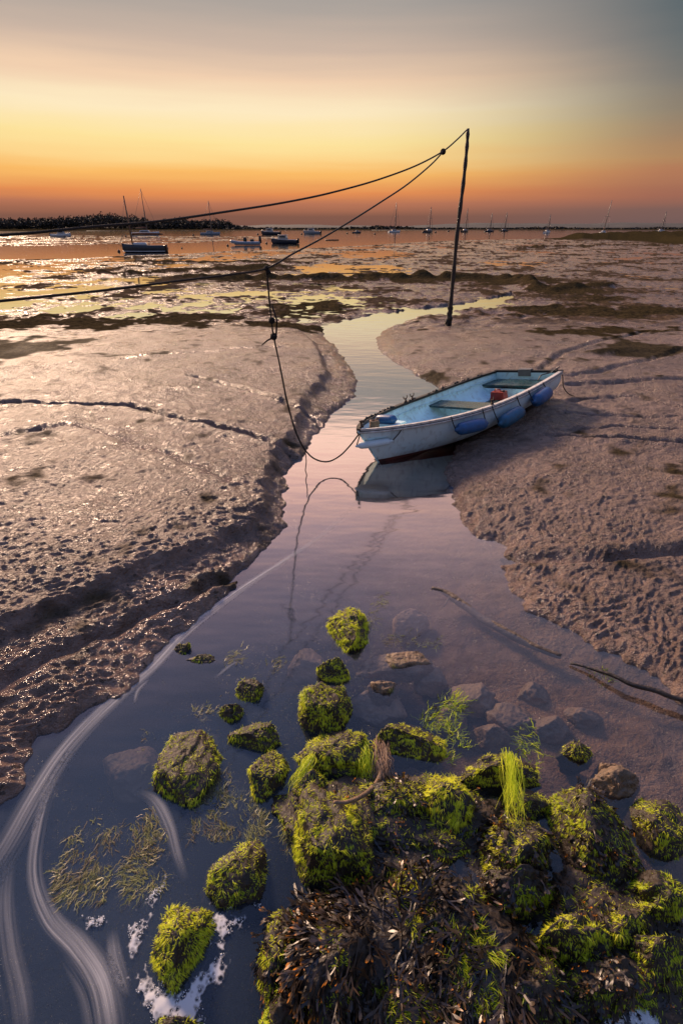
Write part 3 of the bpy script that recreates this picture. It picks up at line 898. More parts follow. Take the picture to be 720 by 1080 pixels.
# inflatable
r, s = boat_root('inflatable_boat', 259.5, 258.6, math.pi + .1, 'grey inflatable boat with console and black outboard in front of the launches', 'inflatable boat', None)
L = 30 * s; tr_ = L * .055
pts = [(-.5 * L, .19 * L, tr_ * 1.2), (0, .19 * L, tr_ * 1.2), (.28 * L, .16 * L, tr_ * 1.4), (.46 * L, .06 * L, tr_ * 2), (.5 * L, 0, tr_ * 2.1), (.46 * L, -.06 * L, tr_ * 2), (.28 * L, -.16 * L, tr_ * 1.4), (0, -.19 * L, tr_ * 1.2), (-.5 * L, -.19 * L, tr_ * 1.2)]
MB().tube([tuple(p) for p in bez(pts, 24)], tr_, 8).build('tube', M['bluehull'], r)
MB().box((-.05 * L, 0, tr_ * .8), (.85 * L, .32 * L, tr_ * 1.1)).build('floor', M['grey'], r)
MB().box((.02 * L, 0, tr_ * 3), (.12 * L, .14 * L, .16 * L), .8).build('console', M['black'], r)
MB().box((-.5 * L, 0, tr_ * 3.2), (.1 * L, .1 * L, .22 * L), .75).build('outboard_motor', M['black'], r)
MB().box((-.22 * L, 0, tr_ * 2.5), (.14 * L, .16 * L, .1 * L), .9).build('seat', M['black'], r)

# flat raft
r, s = boat_root('mooring_raft', 350, 253.4, .1, 'low flat dark raft afloat between the launches and the pole', 'raft', None)
L = 14 * s
MB().box((0, 0, .10), (L, L * .5, .08)).build('deck', M['woodmast'], r)
MB().box((0, L * .2, .02), (L * .95, L * .1, .16)).build('float', M['black'], r)
MB().box((0, -L * .2, .02), (L * .95, L * .1, .16)).build('float', M['black'], r)

# buoys
BU = [(125.7, 265.8, 3.0, 'dark round buoy just left of the dark sailing boat'), (176.6, 262.2, 2.4, 'dark buoy just off the stern of the dark sailing boat'), (204, 248.4, 2, 'tiny buoy left of the pale blue yacht'),
      (133, 249.2, 2, 'tiny buoy left of the tall masted white yacht'), (192, 262, 1.8, 'tiny buoy in bright water right of the dark sailing boat'), (240.3, 259.6, 2.4, 'dark buoy just left of the inflatable'),
      (281, 257, 2.2, 'dark buoy between the inflatable and the large launch'), (272, 247.6, 1.9, 'tiny buoy left of the navy cruiser'), (318, 247.4, 1.9, 'tiny buoy between the two cabin boats'),
      (335, 253.9, 2, 'dark buoy left of the flat raft'), (366, 246.6, 1.8, 'tiny buoy left of the tiny blue motorboat'), (395, 247.2, 1.9, 'tiny buoy right of the tiny blue motorboat'),
      (445.5, 245.6, 1.7, 'buoy just left of the small dark yacht'), (459, 245.5, 2, 'buoy just right of the small dark yacht'), (472.5, 244.4, 2, 'upright buoy just left of the mooring pole')]
for px, py, w, lab in BU:
    p = gp(px, py); s = depth(p) / 540; rr = w * s / 2
    o = MB().lathe((0, 0, 0), [(rr * .3, -rr * .8), (rr * .9, -rr * .3), (rr, rr * .2), (rr * .8, rr * .8), (rr * .3, rr * 1.15), (rr * .12, rr * 1.25), (rr * .12, rr * 1.6)], 12).build('mooring_buoy', M['darkbuoy'])
    o.location = (p.x, p.y, rr * .2)
    tag(o, lab, 'buoy', 'mooring buoys in the channel')

# leaning stick near the dark boat
a = gp(125.5, 257.5); b = gd(131, 245.5, a.y)
tag(MB().tube([a - Vector((0, 0, .3)), a, (a + b) / 2 + Vector((.02, 0, 0)), b], [.035, .035, .03, .02], 6).build('withy', M['darkstick']), 'thin leaning marker stick beyond the bow of the dark sailing boat', 'stick')

# ------------------------------------------------------------------ mooring pole
pb = gp(472, 346, .06)
PD = pb.y
pole = empty('mooring_pole', (pb.x, pb.y, pb.z))
tag(pole, 'tall slender dark pole standing in the mud by the creek with ropes at its top', 'pole')
path = [(471, 350), (472.3, 344), (476, 310), (482, 244), (488, 195.6), (491.8, 158), (493.3, 135.5)]
pp = [gd(a, b, PD) - pole.location for a, b in path]
sm = bez(pp, 40)
MB().tube([tuple(v) for v in sm], [.048 + .006 * math.sin(i * 1.7) - .018 * (i / 40) for i in range(41)], 10).build('shaft', M['pole'], pole)
V = []
for i in range(26):
    t = rng.uniform(0, .30)
    c0 = sm[int(t * 40)] + rng.normal(size=3) * .02
    mb = MB(); rr = rng.uniform(.03, .075) * (1.2 if t < .03 or .12 < t < .22 else .8)
    V.append((c0, rr))
mb = MB()
for c0, rr in V:
    pf = [(rr * .2, -rr * 1.6), (rr * .8, -rr * .8), (rr, 0), (rr * .7, rr * .8), (rr * .1, rr * 1.4)]
    mb.lathe(c0, pf, 7)
for v in mb.v:
    n_ = mnoise.noise_vector(v * 14) * .022
    v += n_
mb.build('weed_growth', M['weedclump'], pole)
# foul weed hanging at the foot
mb = MB()
for i in range(30):
    a = rng.uniform(0, 6.28); c0 = Vector(sm[int(rng.uniform(0, 9))]) + Vector((math.cos(a), math.sin(a), 0)) * .05
    mb.tube([c0, c0 + Vector((math.cos(a) * .03, math.sin(a) * .03, -.04)), c0 + Vector((math.cos(a) * .04, math.sin(a) * .04, -.14))], [.012, .009, .003], 4)
mb.build('hanging_weed', M['weedclump'], pole)
ptop = gd(492.8, 138, PD)

# ------------------------------------------------------------------ overhead mooring ropes
PL1 = Vector((-1.24, 2.0))


def on_plan(px, py):
    dep = PITCH + math.atan((py - 540) / 540.)
    k = (px - 360) / 540. * (math.cos(PITCH) + math.tan(dep) * math.sin(PITCH))
    X0, Y0 = ptop.x, ptop.y
    dX, dY = PL1.x - X0, PL1.y - Y0
    s_ = (k * Y0 - X0) / (dX - k * dY)
    d = Y0 + s_ * dY
    return Vector((X0 + s_ * dX, d, CAM_H - d * math.tan(dep)))


def rope_rad(p): return min(.0125, .0036 + .0008 * p[1])


up_px = [(492, 137), (482, 147), (467, 159.5), (440, 174), (400, 189), (350, 203), (300, 213.5), (240, 223), (170, 233), (100, 239), (40, 245), (0, 248), (-60, 253), (-130, 258)]
lo_px = [(467, 160), (455, 173), (430, 194), (400, 214), (370, 233), (340, 251), (310, 267), (281, 283), (240, 290), (190, 296), (120, 305), (60, 311.5), (0, 317.5), (-60, 323), (-130, 329)]


def rope_obj(name, px, lab, extra=None):
    P = bez([on_plan(*p) for p in px], 120)
    t = empty(name, tuple(P[0])); tag(t, lab, 'rope')
    off = P[0]
    MB().tube([tuple(v - off) for v in P], [rope_rad(v) for v in P], 7).build('rope_strand', M['rope'], t)
    return t, off


u, uo = rope_obj('mooring_rope', up_px, 'upper overhead rope running from the pole top in a shallow sag to the left edge')
l_, lo = rope_obj('mooring_rope', lo_px, 'lower overhead rope sagging deeply from the knot below the pole top to the left edge')


def knot(c0, r_, seed):
    mb = MB()
    for k in range(5):
        a = rng.uniform(0, 6.28, 3)
        ring = []
        for j in range(9):
            t = j / 8 * 2 * math.pi
            v = Vector((math.cos(t), math.sin(t), .25 * math.sin(2 * t))) * r_
            v.rotate(__import__('mathutils').Euler(a))
            ring.append(c0 + v)
        mb.tube(ring, r_ * .42, 6)
    return mb


kp = on_plan(467, 160)
knot(kp - Vector(uo), .032, 1).build('knot', M['rope'], u)
kp2 = on_plan(281, 283)
knot(kp2 - Vector(lo), .014, 2).build('knot', M['rope'], l_)

# bow line from the lower rope to the dinghy
BOW_D = 4.52
bl_px = [(281, 283.5), (282.5, 300), (284.5, 322), (287, 345), (289, 357), (296, 390), (303, 425), (311, 453), (320, 472), (331, 483.5), (345, 487), (358, 481), (369, 470), (377.5, 459)]
P = []
for i, (a, b) in enumerate(bl_px):
    P.append(gd(a, b, kp2.y + (BOW_D - kp2.y) * smooth01(i / (len(bl_px) - 1), .2, 1.0)))
bl = empty('bow_line', tuple(P[0])); tag(bl, 'thin rope hanging from the lower overhead rope down to the dinghy bow', 'rope')
o0 = Vector(P[0])
sm = bez([p - o0 for p in P], 90)
MB().tube([tuple(v) for v in sm], [.0062 if i < 35 else .0072 for i in range(91)], 7).build('rope_strand', M['rope'], bl)
for a, b, rr in ((286.6, 338, .018), (288.6, 355, .02), (282.6, 287, .014)):
    knot(gd(a, b, kp2.y) - o0, rr, 3).build('knot', M['rope'], bl)
MB().tube([gd(285, 322, kp2.y) - o0 + Vector((.012, 0, 0)), gd(289.5, 338, kp2.y) - o0 + Vector((.018, 0, 0)), gd(290, 354, kp2.y) - o0 + Vector((.008, 0, 0))], .0065, 6).build('doubled_loop', M['rope'], bl)
MB().tube([gd(288, 356, kp2.y) - o0, gd(282, 359, kp2.y) - o0, gd(276, 364, kp2.y) - o0], [.007, .006, .004], 6).build('rope_tail', M['rope'], bl)
i0 = sm[52]
tl = [gd(322, 476, 4.30), gd(323, 487, 4.30), gd(322, 496, 4.30), gd(324, 503, 4.30)]
MB().tube([p - o0 for p in tl], .0045, 5).build('rope_tail', M['rope'], bl)
bow_end = P[-1]

# ------------------------------------------------------------------ the dinghy
DL, DB, DTB, DZT, DZM, DZB = 2.997, .5456, .81, .3168, .3369, .4882
din = empty('dinghy', (2.4084, 6.5152, .0875), (.1715, .0705, -2.3833))
tag(din, 'pale blue open rowing dinghy grounded on the mud with its bow over the creek', 'dinghy')


def dbeam(t): return DB * (DTB + (1 - DTB) * (1 - ((.42 - t) / .42) ** 2)) if t < .42 else DB * max(0, 1 - ((t - .42) / .58) ** 2.3) ** .8


def dsheer(t): return DZM + (DZT - DZM) * max(0, (.4 - t) / .4) ** 1.6 + (DZB - DZM) * max(0, (t - .3) / .7) ** 1.8


def dsect(t, u, inset=0.0, floor=0.0):
    """u -1 starboard gunwale .. 0 keel .. 1 port gunwale"""
    b = max(dbeam(t) - inset, .004); s = dsheer(t)
    k = .0 + .05 * max(0, (t - .75) / .25) ** 2 + floor
    w = abs(u)
    f = smooth01(t, .55, 1.0)
    cy = b * (1.0 - .45 * f); cz = k + (s - k) * (.02 + .30 * f)
    y = 2 * w * (1 - w) * cy + w * w * b
    z = (1 - w) ** 2 * k + 2 * w * (1 - w) * cz + w * w * s
    rake = .085 * t ** 5 * (1 - (z / s))
    x = t * DL * (1 - rake) - inset * .8 * t ** 6
    return (x, math.copysign(y, u), z)


NT, NU = 34, 24
tt = [1 - (1 - i / NT) ** 1.35 for i in range(NT + 1)]
uu = [-1 + 2 * j / NU for j in range(NU + 1)]
V = [dsect(t, u) for t in tt for u in uu]
n1 = len(V)
ti = [.012 + t * .985 for t in tt]
V += [dsect(min(t, .9985), u, .022, .05) for t in ti for u in uu]
F = []; fm = []
w_ = NU + 1
for i in range(NT):
    for j in range(NU):
        F.append((i * w_ + j, i * w_ + j + 1, (i + 1) * w_ + j + 1, (i + 1) * w_ + j)); fm.append(0)
        F.append((n1 + i * w_ + j, n1 + (i + 1) * w_ + j, n1 + (i + 1) * w_ + j + 1, n1 + i * w_ + j + 1)); fm.append(1)
for i in range(NT):
    for j in (0, NU):
        F.append((i * w_ + j, (i + 1) * w_ + j, n1 + (i + 1) * w_ + j, n1 + i * w_ + j)); fm.append(1)
F.append(tuple(range(NU + 1))); fm.append(0)
F.append(tuple(n1 + j for j in range(NU, -1, -1))); fm.append(1)
F.append((0, NU, n1 + NU, n1)); fm.append(1)
hull = mesh_obj('hull', V, F, parent=din, mats=[M['hull'], M['inside']], fm=fm)
hull.data.polygons.foreach_set('use_smooth', np.array([len(p.vertices) == 4 for p in hull.data.polygons]))


def edge(sg, dy, dz, n=30, t0=0.0, t1=1.0):
    out = []
    for i in range(n + 1):
        t = t0 + (t1 - t0) * i / n
        p = dsect(t, sg)
        out.append((p[0], p[1] + sg * dy, p[2] + dz))
    return out


def strip(pts, w, h):
    """rectangular moulding along a path: w across (y), h high (z)"""
    V = []; F = []
    for x, y, z in pts:
        V += [(x, y - w / 2, z - h / 2), (x, y + w / 2, z - h / 2), (x, y + w / 2, z + h / 2), (x, y - w / 2, z + h / 2)]
    for i in range(len(pts) - 1):
        for k in range(4):
            F.append((i * 4 + k, i * 4 + (k + 1) % 4, i * 4 + 4 + (k + 1) % 4, i * 4 + 4 + k))
    F += [(3, 2, 1, 0), tuple((len(pts) - 1) * 4 + k for k in range(4))]
    return MB().add(V, F)


g = strip(edge(1, -.006, .010), .046, .020).build('gunwale', M['gunwhite'], din, False); tag(g, 'worn white gunwale')
g = strip(edge(-1, -.006, .010), .052, .026).build('gunwale', M['black'], din, False); tag(g, 'black rubber covered gunwale')
g = MB().tube(edge(1, .010, -.014), .011, 6).build('rubbing_strake', M['gunwhite'], din)
g = MB().tube(edge(1, .014, -.001), .0045, 5).build('rubber_cord', M['black'], din)
g = MB().tube(edge(-1, .008, -.016), .012, 6).build('rubbing_strake', M['black'], din)
# torn scraps of rubber and rope along the far gunwale
mb = MB()
for i in range(46):
    t = rng.uniform(.1, .92); p = Vector(dsect(t, -1)) + Vector((0, rng.uniform(-.015, .02), .022))
    rr = rng.uniform(.006, .016)
    mb.tube([p - Vector((rr * 2.5, 0, 0)), p + Vector((0, rng.uniform(-.01, .01), rr * rng.uniform(.1, .9))), p + Vector((rr * 2.5, 0, -.004))], [rr * .5, rr, rr * .4], 5)
mb.build('gunwale_scraps', M['black'], din)
# transom top and pad
tz = dsheer(0)
MB().box((.008, 0, tz + .012), (.05, 2 * dbeam(0) + .03, .032)).build('transom_cap', M['black'], din, False)
MB().box((-.012, -.02, tz - .02), (.03, .17, .10)).box((.036, -.02, tz - .005), (.02, .17, .075)).box((.012, -.02, tz + .035), (.07, .17, .016)).build('outboard_pad', M['grey'], din, False)


def board(name, x0, x1, z, th, mat, y0=None, y1=None, n=8):
    V = []; F = []
    xs = np.linspace(x0, x1, n)
    for x in xs:
        t = x / DL
        # half width where the inside meets height z
        w0 = 1.0
        for w in np.linspace(0, 1, 60):
            if dsect(t, w, .022, .05)[2] >= z: w0 = w; break
        b = dsect(t, w0, .022, .05)[1] - .004
        a0 = -b if y0 is None else max(-b, y0); a1 = b if y1 is None else min(b, y1)
        V += [(x, a0, z - th), (x, a1, z - th), (x, a1, z), (x, a0, z)]
    for i in range(n - 1):
        for k in range(4):
            F.append((i * 4 + k, i * 4 + (k + 1) % 4, i * 4 + 4 + (k + 1) % 4, i * 4 + 4 + k))
    F += [(3, 2, 1, 0), tuple((n - 1) * 4 + k for k in range(4))]
    return mesh_obj(name, V, F, mat, din, smooth=False)


tag(board('thwart', 1.13, 1.37, .245, .024, M['thwart']), 'worn green middle thwart')
tag(board('thwart', .03, .34, .232, .024, M['thwart']), 'dark green stern seat')
board('breast_hook', 2.66, 2.93, .40, .02, M['inside'], n=10)
# bulkhead under the stern seat (white box front)
V = []
t = .335 / DL
for w in np.linspace(-1, 1, 21):
    p = dsect(t, w, .024, .05)
    if p[2] < .207: V.append((p[0], p[1], p[2]))
V = [(x, y, z) for x, y, z in V]
nb = len(V)
V2 = [(x - .02, y, z) for x, y, z in V]
F = [tuple(range(nb)), tuple(range(2 * nb - 1, nb - 1, -1))] + [(i, nb + i, nb + i + 1, i + 1) for i in range(nb - 1)] + [(0, nb - 1, 2 * nb - 1, nb)]
mesh_obj('seat_front', V + V2, F, M['inside'], din, smooth=False)
t = 1.25 / DL
V = []
for w in np.linspace(-1, 1, 21):
    p = dsect(t, w, .024, .05)
    if p[2] < .22: V.append(p)
nb = len(V); V2 = [(x - .02, y, z) for x, y, z in V]
F = [tuple(range(nb)), tuple(range(2 * nb - 1, nb - 1, -1))] + [(i, nb + i, nb + i + 1, i + 1) for i in range(nb - 1)] + [(0, nb - 1, 2 * nb - 1, nb)]
mesh_obj('thwart_support', V + V2, F, M['inside'], din, smooth=False)
# green floor slats
for k in range(4):
    y = -.20 + .085 * k
    MB().box((.78, y, .082), (.62, .055, .016)).build('floor_slat', M['thwart'], din, False)
for k in range(3):
    y = -.13 + .10 * k
    MB().box((1.95, y, .084), (.8, .06, .014)).build('floor_slat', M['inside'], din, False)
# inside stringer each side
for sg in (1, -1):
    pts = []
    for i in range(25):
        t = .03 + .85 * i / 24
        p = dsect(t, sg * .86, .024, .05)
        pts.append((p[0], p[1] - sg * .004, p[2]))
    MB().tube(pts, .008, 5).build('stringer', M['inside'], din)
# rowlocks
for x, sg in ((1.62, -1), (1.62, 1), (1.75, -1)):
    p = dsect(x / DL, sg)
    b_ = MB().lathe((p[0], p[1] - sg * .01, p[2] + .02), [(.016, 0), (.016, .02), (.009, .022), (.009, .05)], 8)
    b_.tube([(p[0] - .03, p[1] - sg * .01, p[2] + .095), (p[0] - .028, p[1] - sg * .01, p[2] + .07), (p[0], p[1] - sg * .01, p[2] + .055), (p[0] + .028, p[1] - sg * .01, p[2] + .07), (p[0] + .03, p[1] - sg * .01, p[2] + .095)], .006, 6)
    b_.build('rowlock', M['chain'], din)
# keel strip and bow plate
MB().tube([dsect(t, 0)[:2] + (dsect(t, 0)[2] - .008,) for t in np.linspace(.02, .97, 26)], .016, 6).build('keel', M['hull'], din)
pts = [dsect(.9995, w) for w in np.linspace(0, 1, 9)]
MB().tube([(p[0] + .004, 0, p[2]) for p in pts], .009, 6).build('stem', M['inside'], din)
pb_ = dsect(1.0, 1)
MB().lathe((pb_[0] - .05, 0, pb_[2] + .02), [(.02, 0), (.02, .012), (.008, .015), (.008, .05), (.018, .055), (.018, .066)], 8).build('bow_cleat', M['chain'], din)
bpy.context.view_layer.update()
DM = din.matrix_world.copy()


def dw(p): return DM @ Vector(p)


# painter tied from bow line end to bow
MB().tube([bow_end - o0, dw((pb_[0] - .05, 0, pb_[2] + .045)) - o0], .0072, 6).build('bow_hitch', M['rope'], bl)


def fender(name, c0, ax, L_, r_, mat, lab, lan, group):
    """cylindrical fender with rope eyes; c0 and ax in dinghy coordinates; lan: gunwale points its lanyards tie to"""
    c0 = dw(c0); ax = (DM.to_3x3() @ Vector(ax)).normalized()
    root = empty(name, tuple(c0)); tag(root, lab, 'fender', group)
    prof = [(-.5, .16), (-.47, .34), (-.42, .42), (-.40, .74), (-.34, .94), (-.22, 1.0), (0, 1.02), (.22, 1.0), (.34, .94), (.40, .74), (.42, .42), (.47, .34), (.5, .16)]
    mb = MB().tube([ax * (L_ * a) for a, b in prof], [r_ * b for a, b in prof], 16)
    mb.build('body', mat, root)
    for g_, e in lan:
        a = ax * (L_ * .47 * e)
        b = dw(g_) - c0
        mid = (a + b) / 2 + Vector((0, 0, -.012))
        MB().tube([a, mid, b], .0055, 5).build('lanyard', M['rope'], root)
    return root


def gw(x, sg=1): p = dsect(x / DL, sg); return (p[0], p[1] + .012 * sg, p[2] + .022)


fender('boat_fender', (2.02, .545, .275), (1, -.26, .10), .41, .062, M['blue'], 'long blue fender slung along the dinghy side, the one nearest the bow', [(gw(2.2), 1), (gw(1.80), -1)], 'fenders hung on the dinghy')
fender('boat_fender', (1.44, .625, .205), (1, -.08, -.09), .42, .070, M['teal'], 'faded teal fender slung in the middle of the dinghy side', [(gw(1.66), 1), (gw(1.22), -1)], 'fenders hung on the dinghy')
fender('boat_fender', (.77, .60, .235), (1, .06, -.06), .40, .072, M['blue'], 'bright blue fender slung on the dinghy side nearest the stern', [(gw(.97), 1), (gw(.62), -1)], 'fenders hung on the dinghy')
fender('boat_fender', (2.90, .085, .345), (1, -.78, .05), .36, .034, M['whitefender'], 'slim pale white fender slung across the dinghy bow', [((pb_[0] - .02, .02, pb_[2] + .02), 1), (gw(2.66), -1)], 'fenders hung on the dinghy')
fender('boat_fender', (2.53, -.09, .455), (-.1, 1, .02), .27, .045, M['blue'], 'small dark blue fender lying inside the dinghy bow', [], 'fenders hung on the dinghy')
MBb = MB().box((2.5, -.09, .405), (.16, .32, .02))
MBb.build('bow_bench', M['inside'], din, False)
# brown bucket / coil on the bow deck
root = empty('rope_coil', tuple(dw((2.70, -.10, .40)))); tag(root, 'small pale brown rope coil standing on the dinghy bow', 'rope coil')
mb = MB()
pts = []
for i in range(60):
    a = i / 60 * 2 * math.pi * 5
    pts.append((.042 * math.cos(a) * (1 + .06 * math.sin(i)), .042 * math.sin(a), .01 + .085 * i / 60))
mb.tube(pts, .012, 6); mb.build('coil', M['canvas'], root)
MB().tube([(0, 0, .02), (.01, 0, .06), (.02, .01, .115), (.045, .03, .105)], .01, 6).build('rope_end', M['canvas'], root)
# red fuel can
root = empty('fuel_can', tuple(dw((.46, -.13, .075))), (.17, .07, -2.38)); tag(root, 'red plastic fuel can on the floor in front of the dinghy stern seat', 'fuel can')
MB().box((0, 0, .055), (.10, .19, .11), .92).build('body', M['red'], root, False)
MB().tube([(0, -.06, .108), (0, -.05, .135), (0, .02, .135), (0, .03, .108)], .008, 6).build('handle', M['red'], root)
MB().lathe((0, .065, .108), [(.02, 0), (.02, .018), (.012, .02)], 10).build('cap', M['black'], root)
# stern line coil hanging over the transom corner
c0 = dw((.03, .38, tz + .03))
root = empty('stern_rope', tuple(c0)); tag(root, 'blue grey rope looped over the dinghy stern corner', 'rope')
q_ = [Vector((0, 0, .02)), Vector((.03, -.03, .05)), Vector((-.02, -.06, .03)), Vector((-.06, -.02, -.02)), Vector((-.16, .0, -.06)), Vector((-.2, -.03, -.12))]
MB().tube([tuple(v) for v in bez(q_, 24)], .007, 6).build('loop', M['navy'], root)
q_ = [Vector((.0, 0, .02)), Vector((.10, .02, -.05)), Vector((.16, .03, -.22)), Vector((.30, .06, -.33)), Vector((.6, .1, -.40))]
MB().tube([tuple(v) for v in bez(q_, 24)], .006, 6).build('tail', M['rope'], root)

# small anchor / chain rubbing at the bow waterline
root = empty('anchor_chain', tuple(dw((2.86, 0, .30)))); tag(root, 'rusty orange chain hanging down the dinghy stem into the water', 'chain')
a = Vector((0, 0, 0)); b = gp(403, 487) - Vector(root.location) + Vector((-.02, -.01, -.05))
mb = MB(); links = MB()
for i in range(16):
    p = a.lerp(b, i / 15)
    links.tube([p + Vector((.004 * (i % 2), .006 * ((i + 1) % 2), .012)), p + Vector((.0, 0, -.012))], .005, 5)
links.build('links', M['chain'], root)
#PART3
# ------------------------------------------------------------------ foreground stones
def ribbons(root, d0, side_hint, L_, W_, seg, grav, wave=0.0, curl=None, floor=None, blade=False):
    """vectorised ribbons; returns verts (N*(seg+1)*2,3), faces, per vertex level 0..1"""
    N = len(root)
    p = root.copy(); d = d0 / np.linalg.norm(d0, axis=1)[:, None]
    ph = rng.uniform(0, 6.28, N); fq = rng.uniform(.8, 1.6, N)
    V = np.zeros((N, seg + 1, 2, 3)); T = np.zeros((N, seg + 1, 2))
    side = np.cross(d, side_hint); side /= (np.linalg.norm(side, axis=1)[:, None] + 1e-9)
    for k in range(seg + 1):
        t = k / seg
        w = (W_ * (1 - t ** 3) * .5 + W_ * .04)[:, None]
        if blade: w = (W_ * .5 * (.35 + .75 * math.sin(math.pi * min(1, .12 + .80 * t))) * (1 if t < .99 else .55))[:, None]
        V[:, k, 0] = p - side * w; V[:, k, 1] = p + side * w
        T[:, k] = t
        st = (L_ / seg)[:, None]
        d = d + np.array([0, 0, -1.0]) * grav[:, None] / seg
        if wave:
            d = d + side * (np.sin(ph + k * fq * 1.9) * wave)[:, None]
        if curl is not None:
            d = d + curl / seg
        d /= np.linalg.norm(d, axis=1)[:, None]
        p = p + d * st
        if floor is not None:
            p[:, 2] = np.maximum(p[:, 2], floor)
    idx = np.arange(N * (seg + 1) * 2).reshape(N, seg + 1, 2)
    F = np.stack([idx[:, :-1, 0], idx[:, :-1, 1], idx[:, 1:, 1], idx[:, 1:, 0]], -1).reshape(-1, 4)
    return V.reshape(-1, 3), F, T.reshape(-1)


import bmesh


def ico(sub):
    bm = bmesh.new(); bmesh.ops.create_icosphere(bm, subdivisions=sub, radius=1)
    v = np.array([x.co[:] for x in bm.verts]); bm.verts.index_update()
    f = np.array([[q.index for q in p.verts] for p in bm.faces]); bm.free()
    return v, f


ICO = {k: ico(k) for k in (3, 4, 5, 6)}
ROCKTOPS = []


def stone(name, px, py, w, h, zt, label, mat='rock', cat='rock', group=None, sub=5, seed=0, flat=.8, cuts=7, base=-.13, planes=(), rough=1.0, yaw=0.0):
    c0 = gp(px, py, max(zt, 0) * .55)
    zc = depth(c0); s = zc / 540
    dep = PITCH + math.atan((py - 540) / 540)
    W_ = w * s
    D_ = max((h * s - .55 * max(zt, 0) * math.cos(dep)) / math.sin(dep), .45 * W_, .05)
    D_ = min(D_, W_ * 1.9)
    v0, f = ICO[sub]
    rs = np.random.default_rng(100 + seed)
    v = v0.copy()
    nz_ = np.array([1 + rough * (.20 * mnoise.noise(Vector(p * 1.4 + seed * 3.1)) + .12 * mnoise.noise(Vector(p * 3.1 + seed * 1.7))) for p in v0])
    v *= nz_[:, None]
    for k in range(cuts):
        n = rs.normal(size=3); n[2] = abs(n[2]) * .8; n /= np.linalg.norm(n)
        th = rs.uniform(.62, .88)
        dd = v @ n
        v -= np.outer(np.maximum(dd - th, 0) * .85, n)
    for n, th in planes:
        n = np.array(n, float); n /= np.linalg.norm(n)
        dd = v @ n
        v -= np.outer(np.maximum(dd - th, 0) * .93, n)
    fine = np.array([.045 * mnoise.noise(Vector(p * 8 + seed)) + .03 * mnoise.noise(Vector(p * 18 + seed)) + .016 * mnoise.noise(Vector(p * 40 + seed)) for p in v0]) * rough
    v += v0 * fine[:, None]
    v = v / np.abs(v).max(0)
    cy, sy = math.cos(yaw), math.sin(yaw)
    hz2 = (zt - base) / 2
    v = v * np.array([W_ / 2, D_ / 2, hz2])
    x_ = v[:, 0] * cy - v[:, 1] * sy; y_ = v[:, 0] * sy + v[:, 1] * cy
    v = np.stack([x_, y_, v[:, 2]], 1)
    o = mesh_obj(name, v, f, M[mat])
    o.location = (c0.x, c0.y, base + hz2)
    tag(o, label, cat, group)
    o['_dims'] = [W_, D_, hz2]
    return o


def surf(o, zmin=-.05, nmin=.1):
    """triangle centres, normals, areas of a stone above zmin (world z)"""
    me = o.data
    co = np.zeros(len(me.vertices) * 3, np.float32); me.vertices.foreach_get('co', co); co = co.reshape(-1, 3).astype(float)
    tri = np.array([p.vertices[:] for p in me.polygons])
    a, b, c_ = co[tri[:, 0]], co[tri[:, 1]], co[tri[:, 2]]
    n = np.cross(b - a, c_ - a); ar = np.linalg.norm(n, axis=1) / 2; n = n / (2 * ar[:, None] + 1e-12)
    ctr = (a + b + c_) / 3
    ok = (ctr[:, 2] + o.location.z > zmin) & (n[:, 2] > nmin)
    return a[ok], b[ok], c_[ok], n[ok], ar[ok]


def sample(o, N, zmin, nmin, weight=None):
    a, b, c_, n, ar = surf(o, zmin, nmin)
    w = ar.copy()
    if weight is not None: w = w * weight(a, n)
    w /= w.sum()
    k = rng.choice(len(w), N, p=w)
    u, v = rng.uniform(size=N), rng.uniform(size=N)
    m = u + v > 1; u[m] = 1 - u[m]; v[m] = 1 - v[m]
    return a[k] + (b[k] - a[k]) * u[:, None] + (c_[k] - a[k]) * v[:, None], n[k]


def vnoise(p, s, off):
    return pnoise(p[:, 0] * s + off, p[:, 1] * s + p[:, 2] * s * .7, int(off) % 50)


def moss(o, dens=15000, cover=.0, L_=.016, W_=.0019, tone=(.62, .22), lift=.16, flow=(.25, -.6), mat='moss', nmin=-.1, seed=0, zmin=.004, name='moss', patch=7.0, grav=1.1):
    """felt of short algae filaments; cover -1 (patchy) .. +1 (all over)"""
    a, b, c_, n, ar = surf(o, zmin, nmin)
    if len(ar) == 0: return None
    N = int(min(20000, max(200, ar.sum() * dens * 4.2)))
    off = 3.3 + seed * 7.1

    def wt(p, nn):
        q = vnoise(p, patch, off) + .5 * vnoise(p, patch * 2.6, off + 1)
        return smooth01(q + cover * .8, -.1, .22) * smooth01(nn[:, 2], nmin, .45)
    p, n = sample(o, N, zmin, nmin, wt)
    fl = np.array([flow[0] * .6, flow[1] * .6, -.8])
    tang = fl - n * (n @ fl)[:, None]
    jit = rng.normal(size=(N, 3)) * .16
    clump = np.stack([vnoise(p, 22, off + 2), vnoise(p, 22, off + 3), 0 * p[:, 0]], 1) * .9
    d = n * lift + tang * .8 + jit + clump
    Ls = L_ * rng.uniform(.5, 1.5, N) * (1 + .5 * vnoise(p, 12, off + 4))
    V, F, T = ribbons(p - n * .002, d, n + rng.normal(size=(N, 3)) * .4, Ls, W_ * rng.uniform(.6, 1.3, N), 3, grav * rng.uniform(.5, 1.3, N))
    big = vnoise(p, 5, off + 5) * .6 + vnoise(p, 15, off + 6) * .4 + vnoise(p, 40, off + 7) * .3
    tn = tone[0] + big * .32 + rng.normal(size=N) * tone[1] * .7
    tn = np.repeat(tn, 8) + (T - .5) * .22
    m = mesh_obj(name, V, F, M[mat], o, attrs={'tone': np.clip(tn, 0.0, 1)})
    m['kind'] = 'stuff'
    return m


